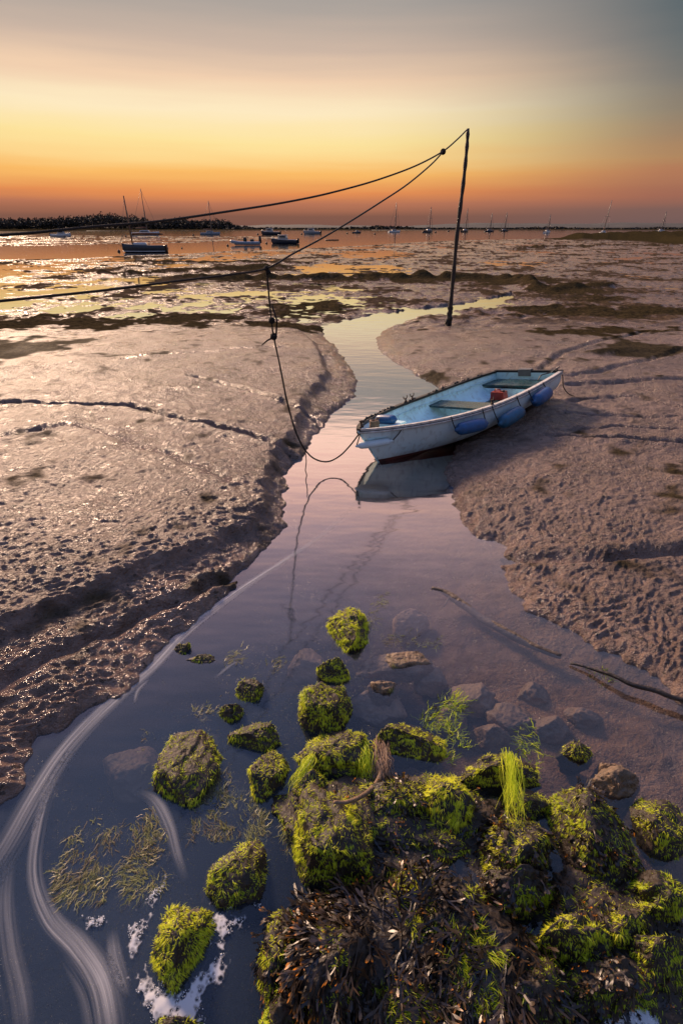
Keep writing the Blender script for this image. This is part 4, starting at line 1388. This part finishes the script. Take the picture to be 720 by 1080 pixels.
G_MOSS = 'mossy stones in the stream'
ST = [
    # px, py, w, h, zt, cover, dens, tone, label, opts
    (194, 796, 78, 82, .12, .10, 9000, .52, 'large broad stone with thin yellow green weed and brown bare patches, left of centre', dict(seed=1, flow=(-.2, -.7))),
    (270, 768, 62, 36, .12, .25, 11000, .55, 'brown topped stone with green rim, resting against the upright mossy stone below it', dict(seed=2)),
    (278, 809, 46, 58, .13, .45, 14000, .66, 'upright stone draped in bright green weed, below the brown topped stone', dict(seed=3)),
    (266, 721, 34, 30, .10, .1, 11000, .50, 'small dark olive stone alone upstream of the brown topped stone', dict(seed=4)),
    (243, 746, 38, 22, .09, .35, 12000, .56, 'small olive green stone between the broad stone and the dark olive one', dict(seed=5)),
    (216, 693, 46, 20, .05, .5, 10000, .50, 'low yellow green stone trailing floating weed, farthest left in the stream', dict(seed=6, flow=(.8, -.2))),
    (191, 682, 22, 16, .06, -.3, 7000, .30, 'small bare brown stone touching the low weedy stone on the far left', dict(seed=7)),
    (368, 653, 44, 52, .17, 1.0, 20000, .66, 'round loaf shaped stone fully covered in long green weed, farthest up the stream', dict(seed=8, flow=(-.5, -.7), L_=.022)),
    (352, 702, 36, 22, .13, 1.0, 20000, .78, 'small stone capped in bright yellow green weed, just above the big dark sided stone', dict(seed=9)),
    (340, 742, 64, 64, .20, .25, 13000, .68, 'big dark sided stone with bright green upper edge in mid stream', dict(seed=10, planes=[((0, -1, .25), .45)])),
    (352, 786, 84, 52, .14, .5, 15000, .72, 'wide green stone with bare brown left end, below the big dark sided stone', dict(seed=11)),
    (430, 770, 80, 56, .19, 1.0, 20000, .74, 'wedge shaped stone with a sharp ridge and smooth bright green weed', dict(seed=12, planes=[((.35, .5, .8), .30), ((-.25, -.75, .55), .32)], flow=(.5, -.6))),
    (326, 826, 46, 44, .12, .6, 15000, .76, 'low stone with pale yellow weed at the left edge of the green heap', dict(seed=14)),
    (345, 880, 96, 122, .24, .15, 13000, .66, 'very large dark stone with green crown and black near face, left of the brown wrack', dict(seed=15, planes=[((0, -1, .1), .50)])),
    (420, 838, 110, 50, .17, .3, 13000, .72, 'mottled green and brown stone in the middle of the green heap', dict(seed=16)),
    (470, 838, 60, 70, .22, .9, 17000, .80, 'rounded stone with long bright green weed combed over its near side', dict(seed=17, L_=.024, flow=(.15, -1))),
    (524, 808, 92, 50, .16, .55, 15000, .84, 'flat topped stone with vivid yellow green crown and bare pinkish near face', dict(seed=18, planes=[((0, -1, .15), .35)])),
    (554, 838, 56, 42, .12, .0, 11000, .58, 'dark knobbly stone just right below the flat topped vivid stone', dict(seed=19)),
    (545, 893, 82, 84, .20, .2, 14000, .76, 'stone under the hanging green strands, speckled red and green', dict(seed=20)),
    (628, 872, 84, 108, .22, .15, 13000, .64, 'big weedy boulder mottled yellow and red brown, right of the side channel', dict(seed=21, flow=(-.3, -.7))),
    (696, 862, 62, 62, .16, .1, 12000, .58, 'dim olive boulder at the right edge beside the tan stone', dict(seed=22)),
    (610, 788, 40, 24, .09, .6, 14000, .64, 'small olive capped stone alone at the right of the shallows', dict(seed=23)),
    (250, 915, 78, 78, .12, .3, 12000, .56, 'broad stone with yellow green weed at its head, just above the foam', dict(seed=24, flow=(.1, .5))),
    (184, 987, 72, 84, .15, .9, 17000, .72, 'round bright green tufted stone ringed by white foam', dict(seed=25, flow=(-.1, -.3), lift=.35)),
    (292, 1000, 44, 90, .20, .1, 12000, .62, 'narrow yellow green stone at the left foot of the brown wrack', dict(seed=26)),
    (605, 985, 84, 52, .20, .55, 15000, .72, 'low stone with lively green tufts beside the foot of the side channel', dict(seed=27)),
    (664, 970, 56, 54, .22, .6, 15000, .64, 'green domed stone in the cluster at lower right', dict(seed=28)),
    (700, 942, 60, 60, .22, .4, 13000, .52, 'dim green stone against the right edge, above the lower right cluster', dict(seed=29)),
    (700, 1005, 80, 60, .22, .1, 12000, .42, 'dark nearly bare stone at the right edge above the corner foam', dict(seed=30)),
    (640, 1030, 90, 60, .20, -.2, 9000, .34, 'black shaded stone just left above the corner foam', dict(seed=31)),
    (566, 1040, 90, 90, .22, -.4, 8000, .30, 'black wet boulder between the brown wrack and the corner foam', dict(seed=32)),
    (545, 930, 90, 50, .20, -.3, 8000, .34, 'dark wet stone below the red and green speckled one', dict(seed=33)),
    (660, 910, 44, 40, .12, .2, 11000, .48, 'small dark green stone wedged beneath the big weedy boulder', dict(seed=34)),
    (300, 1066, 60, 50, .20, -.2, 9000, .36, 'dark stone in the bottom edge, left of the brown wrack', dict(seed=35)),
    (188, 1080, 60, 24, .10, .2, 11000, .46, 'low dark weedy stone cut by the bottom edge below the foam', dict(seed=36)),
]
stones = []
for px, py, w, h, zt, cov, dens, tone, lab, op in ST:
    op = dict(op); seed = op.pop('seed'); pl = op.pop('planes', ())
    o = stone('mossy_stone', px, py, w * 1.06, h * 1.06, zt * .82, lab, 'rock', 'rock', G_MOSS, sub=5, seed=seed, planes=pl, rough=1.55)
    moss(o, dens=dens * 1.7, cover=cov + .8, tone=(tone + .24, .24), seed=seed, **op)
    # a thinner undergrowth of brown and pale filaments over the bare parts
    moss(o, dens=2600, cover=.35, tone=(.22, .2), seed=seed + 40, L_=.012, W_=.0018, name='brown_turf', lift=.5)
    stones.append((lab, o))

G_BARE = 'bare stones in the stream'
for px, py, w, h, zt, lab, sd2, cov in [(655, 818, 58, 40, .09, 'tan knobbly bare stone in the shallows at the right, lower left of its pair', 51, -.2), (640, 806, 34, 20, .06, 'small tan stone touching the knobbly tan one', 52, -.3),
                                     (421, 692, 92, 30, .035, 'long flat pinkish stone barely breaking the surface right of the loaf shaped stone', 53, .3), (404, 721, 38, 22, .035, 'small pinkish stone between the long flat stone and the wedge', 54, .1)]:
    o = stone('bare_stone', px, py, w, h, zt, lab, 'tanrock', 'rock', G_BARE, seed=sd2, rough=1.6)
    moss(o, dens=9000, cover=cov, tone=(.45, .3), seed=sd2, L_=.014, mat='tan', name='bleached_weed')
    if zt < .05: moss(o, dens=3500, cover=-.1, tone=(.6, .2), seed=sd2 + 3, L_=.018, mat='palemoss', name='pale_weed')

G_SUB = 'stones under the water'
k = 60
for px, py, w, h, lab in [(326, 685, 48, 30, 'smooth brown stone under water left of the loaf shaped stone'), (136, 796, 74, 52, 'large pale stone under water left of the broad mossy stone'), (432, 640, 44, 22, 'brown stone under water above the long flat pinkish stone'),
                          (500, 720, 52, 28, 'brown stone under water in the shallows, upper left one'), (545, 742, 60, 34, 'brown stone under water in the middle of the right shallows'), (585, 752, 44, 26, 'brown stone under water right of the middle of the shallows'),
                          (520, 760, 46, 28, 'brown stone under water just above the vivid flat topped stone'), (478, 742, 40, 24, 'brown stone under water right of the wedge shaped stone'), (566, 716, 46, 22, 'brown stone under water beside the drowned branch'),
                          (620, 745, 50, 24, 'brown stone under water nearest the right mud bank'), (455, 700, 40, 22, 'brown stone under water at the right end of the long flat stone'), (400, 726, 66, 36, 'grey brown slab under water round the small pinkish stone')]:
    stone('submerged_stone', px, py, w, h, -.03, lab, 'bedrock', 'rock', G_SUB, sub=5, seed=k, base=-.22, rough=1.1); k += 1

# ------------------------------------------------------------------ brown wrack heap
for px, py, w, h, zt, lab, sd2, cv in [(440, 862, 330, 110, .075, 'low weedy ledge under the green heap joining its stones above the brown wrack', 95, .1), (640, 975, 190, 170, .085, 'low dark weedy ledge under the stones at lower right', 96, -.1)]:
    o = stone('weedy_ledge', px, py, w, h, zt, lab, 'rock', 'rock', None, sub=6, seed=sd2, cuts=3, rough=2.2)
    moss(o, dens=9000, cover=cv + .4, tone=(.74, .24), seed=sd2)
    moss(o, dens=4000, cover=.3, tone=(.2, .2), seed=sd2 + 40, L_=.013, W_=.0018, name='brown_turf')
    stones.append(('mottled green ledge', o))
heap = stone('wrack_covered_rock', 454, 996, 276, 236, .27, 'large rock buried under dark brown bladder wrack with orange tips, bottom centre', 'rock', 'rock', None, sub=5, seed=90, cuts=10, rough=2.4, planes=[((0, 0, 1), .5), ((.3, .2, 1), .6), ((-.4, -.3, 1), .62)])
heap2 = stone('wrack_covered_rock', 356, 1010, 110, 130, .27, 'dark rock with paler wrack and green tufts, left of the large wrack heap', 'rock', 'rock', None, sub=5, seed=91, cuts=7, rough=1.5)


def wrack(o, N, seed, L_=(.055, .12), orange=.2, name='bladder_wrack', flow=(-.05, -1.0)):
    p, n = sample(o, N, .0, -.15, lambda a, nn: smooth01(vnoise(a, 5, seed) + .7, .0, .35))
    fl = np.array([flow[0], flow[1], -.15])
    field = np.stack([vnoise(p, 3.4, seed + 1), vnoise(p, 3.4, seed + 2), 0 * p[:, 0]], 1) * 2.2
    d = fl + field + rng.normal(size=(N, 3)) * .26
    d = d - n * np.sum(d * n, axis=1)[:, None]
    d = d / np.linalg.norm(d, axis=1)[:, None] + n * rng.uniform(.06, .55, N)[:, None]
    Ls = rng.uniform(*L_, N); Wd = rng.uniform(.0055, .0095, N)
    base_tone = np.clip(.30 + .25 * vnoise(p, 6, seed + 3) + rng.normal(size=N) * .14, .02, .72)
    Vs, Fs, Ts = [], [], []
    nv = 0

    def emit(root, dd, hint, L1, W1, seg, grav, tone_, blade, wave):
        nonlocal nv
        V, F, T = ribbons(root, dd, hint, L1, W1, seg, grav, wave=wave, blade=blade)
        Vs.append(V); Fs.append(F + nv); Ts.append(tone_(T, (seg + 1) * 2)); nv += len(V)
        V = V.reshape(len(root), seg + 1, 2, 3)
        e = V[:, -2].mean(1); dv = e - V[:, -3].mean(1); dv /= np.linalg.norm(dv, axis=1)[:, None]
        sv = np.cross(dv, hint); sv /= np.linalg.norm(sv, axis=1)[:, None] + 1e-9
        return e, dv, sv
    hint = n + rng.normal(size=(N, 3)) * .35
    gr = rng.uniform(.2, 1.1, N)
    e0, d0_, s0 = emit(p, d, hint, Ls * .55, Wd * .62, 5, gr, lambda T, r: np.repeat(base_tone, r), False, .20)
    tipo = (rng.uniform(size=N) < orange * (1 + 2.0 * smooth01(vnoise(p, 5, seed + 5), .05, .4))) * 1.0
    for g1 in (-1, 1):
        dd = d0_ + g1 * s0 * rng.uniform(.15, .5, N)[:, None] + rng.normal(size=(N, 3)) * .10
        e1, d1, s1 = emit(e0, dd, hint, Ls * rng.uniform(.22, .40, N), Wd * .62, 3, rng.uniform(-.3, .5, N), lambda T, r: np.repeat(np.clip(base_tone + .03, 0, 1), r), False, .15)
        for g2 in (-1, 1):
            dd = d1 + g2 * s1 * rng.uniform(.2, .6, N)[:, None] + rng.normal(size=(N, 3)) * .12
            emit(e1, dd, hint + rng.normal(size=(N, 3)) * .25, Ls * rng.uniform(.14, .32, N), Wd * rng.uniform(.7, 1.15, N), 4, rng.uniform(-.5, .5, N),
                 lambda T, r: np.clip(np.repeat(base_tone, r) + np.clip(T - .25, 0, 1) * (np.repeat(tipo, r) * .85 + .06), 0, 1), True, .15)
    m = mesh_obj(name, np.concatenate(Vs), np.concatenate(Fs), M['wrack'], o, attrs={'tone': np.concatenate(Ts)})
    m['kind'] = 'stuff'
    return m


wrack(heap, 2600, 11, (.08, .15), .16)
wrack(heap2, 600, 17, (.07, .12), orange=.2)
moss(heap2, dens=2600, cover=-.25, tone=(.68, .2), seed=93)
moss(heap, dens=3200, cover=-.15, tone=(.66, .2), seed=94, lift=.5, L_=.03)
# tufts of red brown weed on the neighbouring stones
for lab, o in stones:
    if any(t in lab for t in ('speckled red', 'mottled yellow', 'mottled green', 'black wet boulder', 'narrow yellow', 'dark wet stone below', 'black shaded')):
        a_, b_, c_, n_, ar_ = surf(o, .0, -.1)
        wrack(o, int(min(420, 600 * ar_.sum() / .12 * .5)), 23 + len(lab), (.03, .06), .3, 'red_weed')


# ------------------------------------------------------------------ hanging and floating weed
def strands_between(name, a, b, n, spread0, spread1, sag, lab, cat, tone=.8, wid=.0014, mat='moss'):
    a, b = Vector(a), Vector(b)
    Vs = []; Fs = []; T = []; nv = 0
    for i in range(n):
        p0 = a + Vector(rng.normal(size=3) * [1, 1, .3]) * spread0; p1 = b + Vector(rng.normal(size=3) * [1, 1, .3]) * spread1
        p1.z = max(p1.z, .006)
        mid = (p0 + p1) / 2 + Vector((rng.normal() * .008, -.02, sag))
        jj = lambda: Vector(rng.normal(size=3)) * .009
        full = bez([p0, p0.lerp(mid, .5) + jj() + Vector((0, 0, sag * .3)), mid + jj(), mid.lerp(p1, .5) + jj(), p1], 40)
        u0 = rng.uniform(0, .55) if mat == 'tan' or rng.uniform() < .5 else 0.0
        u1 = min(1.0, u0 + rng.uniform(.4, .9))
        pts = [np.array(full[int(u0 * 40 + (u1 - u0) * 40 * k_ / 7)], float) for k_ in range(8)]
        sd_v = np.array([1.0, rng.normal() * .4, rng.normal() * .2]); sd_v /= np.linalg.norm(sd_v)
        w = wid * rng.uniform(.5, 1.3)
        V = np.stack([np.stack([q - sd_v * w * (1 - .6 * k / 7), q + sd_v * w * (1 - .6 * k / 7)]) for k, q in enumerate(pts)]).reshape(-1, 3)
        idx = np.arange(16).reshape(8, 2)
        F = np.stack([idx[:-1, 0], idx[:-1, 1], idx[1:, 1], idx[1:, 0]], -1) + nv
        Vs.append(V); Fs.append(F); T.append(np.full(16, np.clip(tone + rng.normal() * .14, 0, 1))); nv += 16
    V = np.concatenate(Vs); o_ = V[0].copy()
    o = mesh_obj(name, V - o_, np.concatenate(Fs), M[mat], attrs={'tone': np.concatenate(T)})
    o.location = o_
    tag(o, lab, cat)
    return o


strands_between('hanging_weed', gp(538, 796, .125), gp(541, 864, .13), 110, .014, .024, .0, 'bright green strands hanging from the vivid flat topped stone to the speckled one below', 'seaweed', .82)
strands_between('hanging_weed', gp(380, 786, .045), gp(387, 820, .010), 170, .018, .016, .03, 'green strands running down the left flank of the wedge shaped stone', 'seaweed', .74)
strands_between('hanging_weed', gp(399, 782, .035), gp(404, 824, .008), 320, .018, .022, .01, 'bleached pinkish strands running down beside the wedge shaped stone', 'seaweed', .5, mat='tan')
strands_between('hanging_weed', gp(330, 796, .06), gp(308, 830, .03), 80, .012, .012, .02, 'thin green strands trailing from the wide stone to the low stone on its left', 'seaweed', .74)
pts = [gp(404, 806, .03), gp(398, 824, .04), (gp(384, 838, .10)), gp(366, 846, .19), gp(352, 846, .22)]
o = MB().tube([tuple(v) for v in bez(pts, 24)], [.012 - .006 * i / 24 for i in range(25)], 7).build('weed_stalk', M['canvas'])
tag(o, 'pale brown curved weed stalk below the bleached strands', 'seaweed')


def mat_of_weed(polys, n, L_, lab, flow, tone=.5, mat='palemoss', wid=.0022, kind=None, hold=.05):
    Vs = []
    pts = []
    for poly in polys:
        P = np.array(G(poly))
        lo_, hi_ = P.min(0), P.max(0)
        area = (hi_ - lo_).prod()
        q = rng.uniform(lo_, hi_, size=(n * 4, 2))
        sd1 = seg_dist(q[:, 0], q[:, 1], [tuple(p) for p in P], True)
        nn = pnoise(q[:, 0] * 9, q[:, 1] * 9, 33) + .6 * pnoise(q[:, 0] * 22, q[:, 1] * 22, 34)
        ok = (sd1 < 0) & (nn > -hold + .3 * rng.normal(size=len(q)))
        pts.append(q[ok][:n])
    q = np.concatenate(pts); N = len(q)
    root = np.stack([q[:, 0], q[:, 1], rng.uniform(-.012, .007, N)], 1)
    fld = np.stack([pnoise(q[:, 0] * 5, q[:, 1] * 5, 35), pnoise(q[:, 0] * 5, q[:, 1] * 5, 36), 0 * q[:, 0]], 1) * 1.2
    d = np.array([flow[0], flow[1], 0.0]) + fld + rng.normal(size=(N, 3)) * np.array([.5, .5, .04])
    V, F, T = ribbons(root, d, np.tile([0, 0, 1.0], (N, 1)) + rng.normal(size=(N, 3)) * .3, L_ * rng.uniform(.4, 1.4, N), wid * rng.uniform(.6, 1.5, N), 6, np.zeros(N), wave=1.15)
    tn = np.repeat(np.clip(tone + .3 * pnoise(q[:, 0] * 7, q[:, 1] * 7, 37) + rng.normal(size=N) * .18, 0, 1), 14)
    o_ = np.array([root[0, 0], root[0, 1], 0])
    o = mesh_obj('weed_mat', V - o_, F, M[mat], attrs={'tone': tn}); o.location = o_
    tag(o, lab, 'seaweed', None, kind)
    return o


mat_of_weed([[(76, 878), (100, 860), (128, 870), (132, 900), (118, 925), (112, 955), (80, 968), (58, 950), (56, 918)]], 1100, .034, 'pale ragged weed mat awash, left one of the two side by side', (-.1, -.5), .55)
mat_of_weed([[(134, 872), (160, 850), (178, 880), (182, 918), (166, 945), (140, 950), (124, 935)]], 1100, .034, 'pale ragged weed mat awash, right one of the two side by side', (-.1, -.5), .55)
mat_of_weed([[(215, 830), (238, 812), (262, 838), (280, 862), (282, 890), (200, 888), (204, 862)]], 1100, .036, 'pale weed mat streaming up from the broad stone above the foam', (.0, .6), .55)
mat_of_weed([[(236, 688), (258, 682), (256, 700), (236, 706)]], 160, .04, 'little floating weed tail right of the low stone on the far left', (.9, .4), .6)
mat_of_weed([[(392, 628), (410, 624), (404, 650), (392, 672), (384, 668)]], 200, .035, 'thin floating weed fringe right of the loaf shaped stone', (.7, .4), .6)
mat_of_weed([[(392, 672), (440, 664), (468, 668), (464, 684), (430, 684), (390, 682)]], 200, .03, 'thin weed fringe floating over the long flat pinkish stone', (.5, .3), .5)
mat_of_weed([[(440, 760), (470, 730), (492, 735), (486, 775), (500, 790), (474, 806), (452, 790)]], 420, .055, 'green weed threads streaming away right of the wedge shaped stone', (.5, .8), .6, 'moss', .0026)
mat_of_weed([[(545, 770), (566, 765), (574, 800), (560, 818), (548, 800)]], 200, .045, 'green weed threads floating right of the vivid flat topped stone', (.1, .6), .6, 'moss', .0026)
mat_of_weed([[(150, 770), (160, 768), (160, 832), (152, 832)], [(280, 760), (300, 790), (298, 832), (290, 826)]], 120, .03, 'thin pale weed fringe round the broad stone and the upright one', (-.3, -.4), .5)
mat_of_weed([[(280, 700), (300, 690), (302, 704), (284, 712)], [(200, 748), (232, 734), (240, 746), (210, 762)]], 120, .035, 'scraps of pale weed near the small olive stones', (.6, .5), .6)
mat_of_weed([[(300, 830), (318, 812), (330, 850), (304, 900), (296, 880)]], 260, .035, 'pale green weed fringe left of the very large dark stone', (-.3, -.3), .6)
mat_of_weed([[(616, 704), (640, 706), (648, 716), (640, 728), (622, 718)]], 200, .025, 'dark weed tuft caught on the branch at the right bank', (.1, -.5), .3, 'moss')
for px, py, w_, lab in [(625, 716, 30, 0)]: pass

# ------------------------------------------------------------------ drowned branch and stick on the bank
pts = [gp(455, 620, .004), gp(470, 626, -.012), gp(488, 637, -.02), (gp(505, 650, -.025)), gp(540, 670, -.02), gp(565, 683, -.012), gp(592, 692, -.006)]
o = MB().tube([tuple(v) for v in bez(pts, 40)], [.010 + .016 * smooth01(i / 40, 0, .3) - .010 * smooth01(i / 40, .6, 1) for i in range(41)], 8)
o.tube([gp(474, 628, -.015), gp(468, 640, -.03)], [.009, .004], 6)
for v in o.v: v += mnoise.noise_vector(v * 9) * .010
tag(o.build('branch', M['stick']), 'long silted branch lying in the shallow water, pointing at the right bank', 'branch')
pts = [gp(602, 700, .012), gp(626, 706, .03), gp(648, 713, .045), (gp(668, 722, .05)), gp(700, 732, .05), gp(722, 737, .06), gp(770, 748, .08)]
o = MB().tube([tuple(v) for v in bez(pts, 40)], [.006 + .007 * smooth01(i / 40, 0, .6) for i in range(41)], 8)
for v in o.v: v += mnoise.noise_vector(v * 9) * .012
tag(o.build('branch', M['darkstick']), 'thin dark branch resting along the edge of the right mud bank', 'branch')

# ------------------------------------------------------------------ foam
def foam_patch(poly, lab, nb, dens=1.0, hole=.012):
    P = [tuple(p) for p in bez(G(poly + poly[:1]), 60)][:-1]
    A = np.array(P); lo_, hi_ = A.min(0) - .02, A.max(0) + .02
    stp = max((hi_ - lo_).max() / 130, .004)
    xs_, ys_ = np.arange(lo_[0], hi_[0], stp), np.arange(lo_[1], hi_[1], stp)
    X, Y = np.meshgrid(xs_, ys_)
    sd1 = -seg_dist(X.ravel(), Y.ravel(), P, True).reshape(X.shape)
    nn = pnoise(X * 14, Y * 14, 44) + .6 * pnoise(X * 34, Y * 34, 45)
    de = smooth01(sd1, -.012, .05) * dens + .38 * nn * smooth01(sd1, -.02, .02) - .25
    Z = .006 + .004 * nn + .004 * smooth01(sd1, 0, .04)
    idx = np.arange(X.size).reshape(X.shape)
    q_ = np.stack([idx[:-1, :-1], idx[:-1, 1:], idx[1:, 1:], idx[1:, :-1]], -1).reshape(-1, 4)
    keep = (sd1.ravel()[q_] > -.015).any(1)
    q_ = q_[keep]
    used = np.unique(q_); rm = -np.ones(X.size, int); rm[used] = np.arange(len(used))
    V = np.stack([X.ravel(), Y.ravel(), Z.ravel()], 1)[used]
    c0 = np.array([V[:, 0].mean(), V[:, 1].mean(), 0])
    root = mesh_obj('foam', V - c0, rm[q_], M['foam'], attrs={'dens': de.ravel()[used]})
    root.location = c0
    tag(root, lab, 'foam', None, 'stuff')
    # bubbles
    cand = rng.uniform(lo_, hi_, size=(nb * 8, 2))
    s2 = -seg_dist(cand[:, 0], cand[:, 1], P, True)
    n2 = pnoise(cand[:, 0] * 14, cand[:, 1] * 14, 44) + .6 * pnoise(cand[:, 0] * 34, cand[:, 1] * 34, 45)
    ok = (s2 > -.006) & (smooth01(s2, -.01, .05) + .5 * n2 > rng.uniform(.2, .9, len(cand)))
    cand = cand[ok][:nb]
    v0, f0 = ICO[3] if False else ico(1)
    N = len(cand); rr = rng.uniform(.0007, .0022, N) * np.where(rng.uniform(size=N) < .08, 1.8, 1)
    V = v0[None] * rr[:, None, None] + np.stack([cand[:, 0] - c0[0], cand[:, 1] - c0[1], .006 + rr * .3], 1)[:, None, :]
    F = f0[None] + (np.arange(N) * len(v0))[:, None, None]
    b_ = mesh_obj('bubbles', V.reshape(-1, 3), F.reshape(-1, 3), M['bubble'], root)
    tag(b_, kind='stuff')
    return root


foam_patch([(134, 1052), (146, 1024), (176, 1040), (205, 1034), (222, 1012), (228, 990), (214, 964), (206, 950), (222, 958), (246, 964), (268, 948), (276, 958), (262, 972), (244, 990), (236, 1018), (226, 1040), (214, 1060), (214, 1090), (176, 1090)], 'large bubbly white foam below and right of the tufted green stone', 800, .95)
foam_patch([(132, 992), (136, 978), (152, 968), (160, 976), (148, 996), (140, 1012), (132, 1006)], 'small white foam patch at the left of the tufted green stone', 160, .95)
foam_patch([(76, 966), (90, 962), (108, 968), (104, 976), (84, 972)], 'thin strip of foam under the left pale weed mat', 250, .9)
foam_patch([(140, 952), (156, 942), (176, 928), (178, 936), (164, 950), (146, 960)], 'thin strip of foam under the right pale weed mat', 350, 1.0)
foam_patch([(632, 1072), (642, 1050), (648, 1030), (664, 1040), (676, 1056), (690, 1064), (684, 1090), (620, 1090)], 'blue white foam pool in the lower right corner', 900, .95)
foam_patch([(694, 1044), (706, 1042), (716, 1062), (724, 1080), (706, 1076)], 'small blue white foam patch at the right edge of the corner', 400, .95)


def streak(px, wpx, lab, dens, z=.0035):
    P = bez([gp(a, b, z) for a, b in px], 90)
    wl = np.interp(np.linspace(0, 1, 91), np.linspace(0, 1, len(wpx)), wpx)
    dn = np.interp(np.linspace(0, 1, 91), np.linspace(0, 1, len(dens)), dens)
    V = []; al = []; ac = []; de = []
    K = 12
    acc = 0
    sd1 = rng.uniform(0, 50)
    for i, p in enumerate(P):
        t = P[min(i + 1, 90)] - P[max(i - 1, 0)]; t[2] = 0; t /= np.linalg.norm(t)
        n = np.array([-t[1], t[0], 0])
        if i: acc += np.linalg.norm(P[i] - P[i - 1])
        s = depth(Vector(p)) / 540
        for k in range(K + 1):
            u = k / K * 2 - 1
            V.append(p + n * u * wl[i] * s / 2); al.append(acc); ac.append(u * wl[i] * s / 2 * 14)
            de.append(.9 * dn[i] * (1 - u * u) ** 1.6 * min(1, i / 22, (90 - i) / 22))
    idx = np.arange(91 * (K + 1)).reshape(91, K + 1)
    F = np.stack([idx[:-1, :-1], idx[:-1, 1:], idx[1:, 1:], idx[1:, :-1]], -1).reshape(-1, 4)
    V = np.array(V); c0 = V[0].copy(); c0[2] = 0
    o = mesh_obj('foam_streak', V - c0, F, M['streak'], attrs={'along': al, 'across': ac, 'dens': de, 'seed': np.full(len(V), sd1)})
    o.location = c0
    tag(o, lab, 'foam', None, 'stuff')
    return o


streak([(378, 527), (345, 560), (305, 588), (262, 616), (222, 645), (190, 672), (160, 704), (130, 730), (98, 760), (66, 796), (38, 840), (10, 890), (-30, 950)], [4, 7, 10, 13, 16, 18, 22, 28, 36, 44], 'long pale foam line drifting down the stream along the left bank', [.5, .8, .9, 1.0, 1.0, 1.0, 1.1, 1.1])
streak([(76, 792), (52, 836), (40, 880), (37, 925), (52, 968), (80, 1000), (102, 1034), (112, 1075), (116, 1120)], [14, 16, 16, 18, 26, 40, 46, 44], 'silky foam line curling down the lower left corner', [.5, .8, .9, .9, 1.1, 1.1, 1.0])
streak([(118, 980), (121, 1006), (128, 1030), (136, 1052)], [12, 18, 16, 8], 'short foam streak left of the tufted green stone', [.6, .9, .6])
streak([(146, 834), (164, 846), (178, 872), (186, 900), (196, 930)], [8, 18, 14, 10], 'faint foam wisp below the broad stone', [.3, .7, .5, .3])
streak([(10, 900), (4, 950), (8, 1000), (20, 1060), (24, 1110)], [16, 26, 30, 26], 'faint foam wisp along the left edge of the lower corner', [.3, .45, .4, .3])
streak([(142, 742), (146, 728), (158, 716)], [4, 6, 4], 'small curved foam fleck in the middle of the stream', [.4, .6, .4])
streak([(226, 716), (240, 704), (252, 696)], [4, 6, 4], 'small foam fleck beside the dark olive stone', [.4, .6, .4])
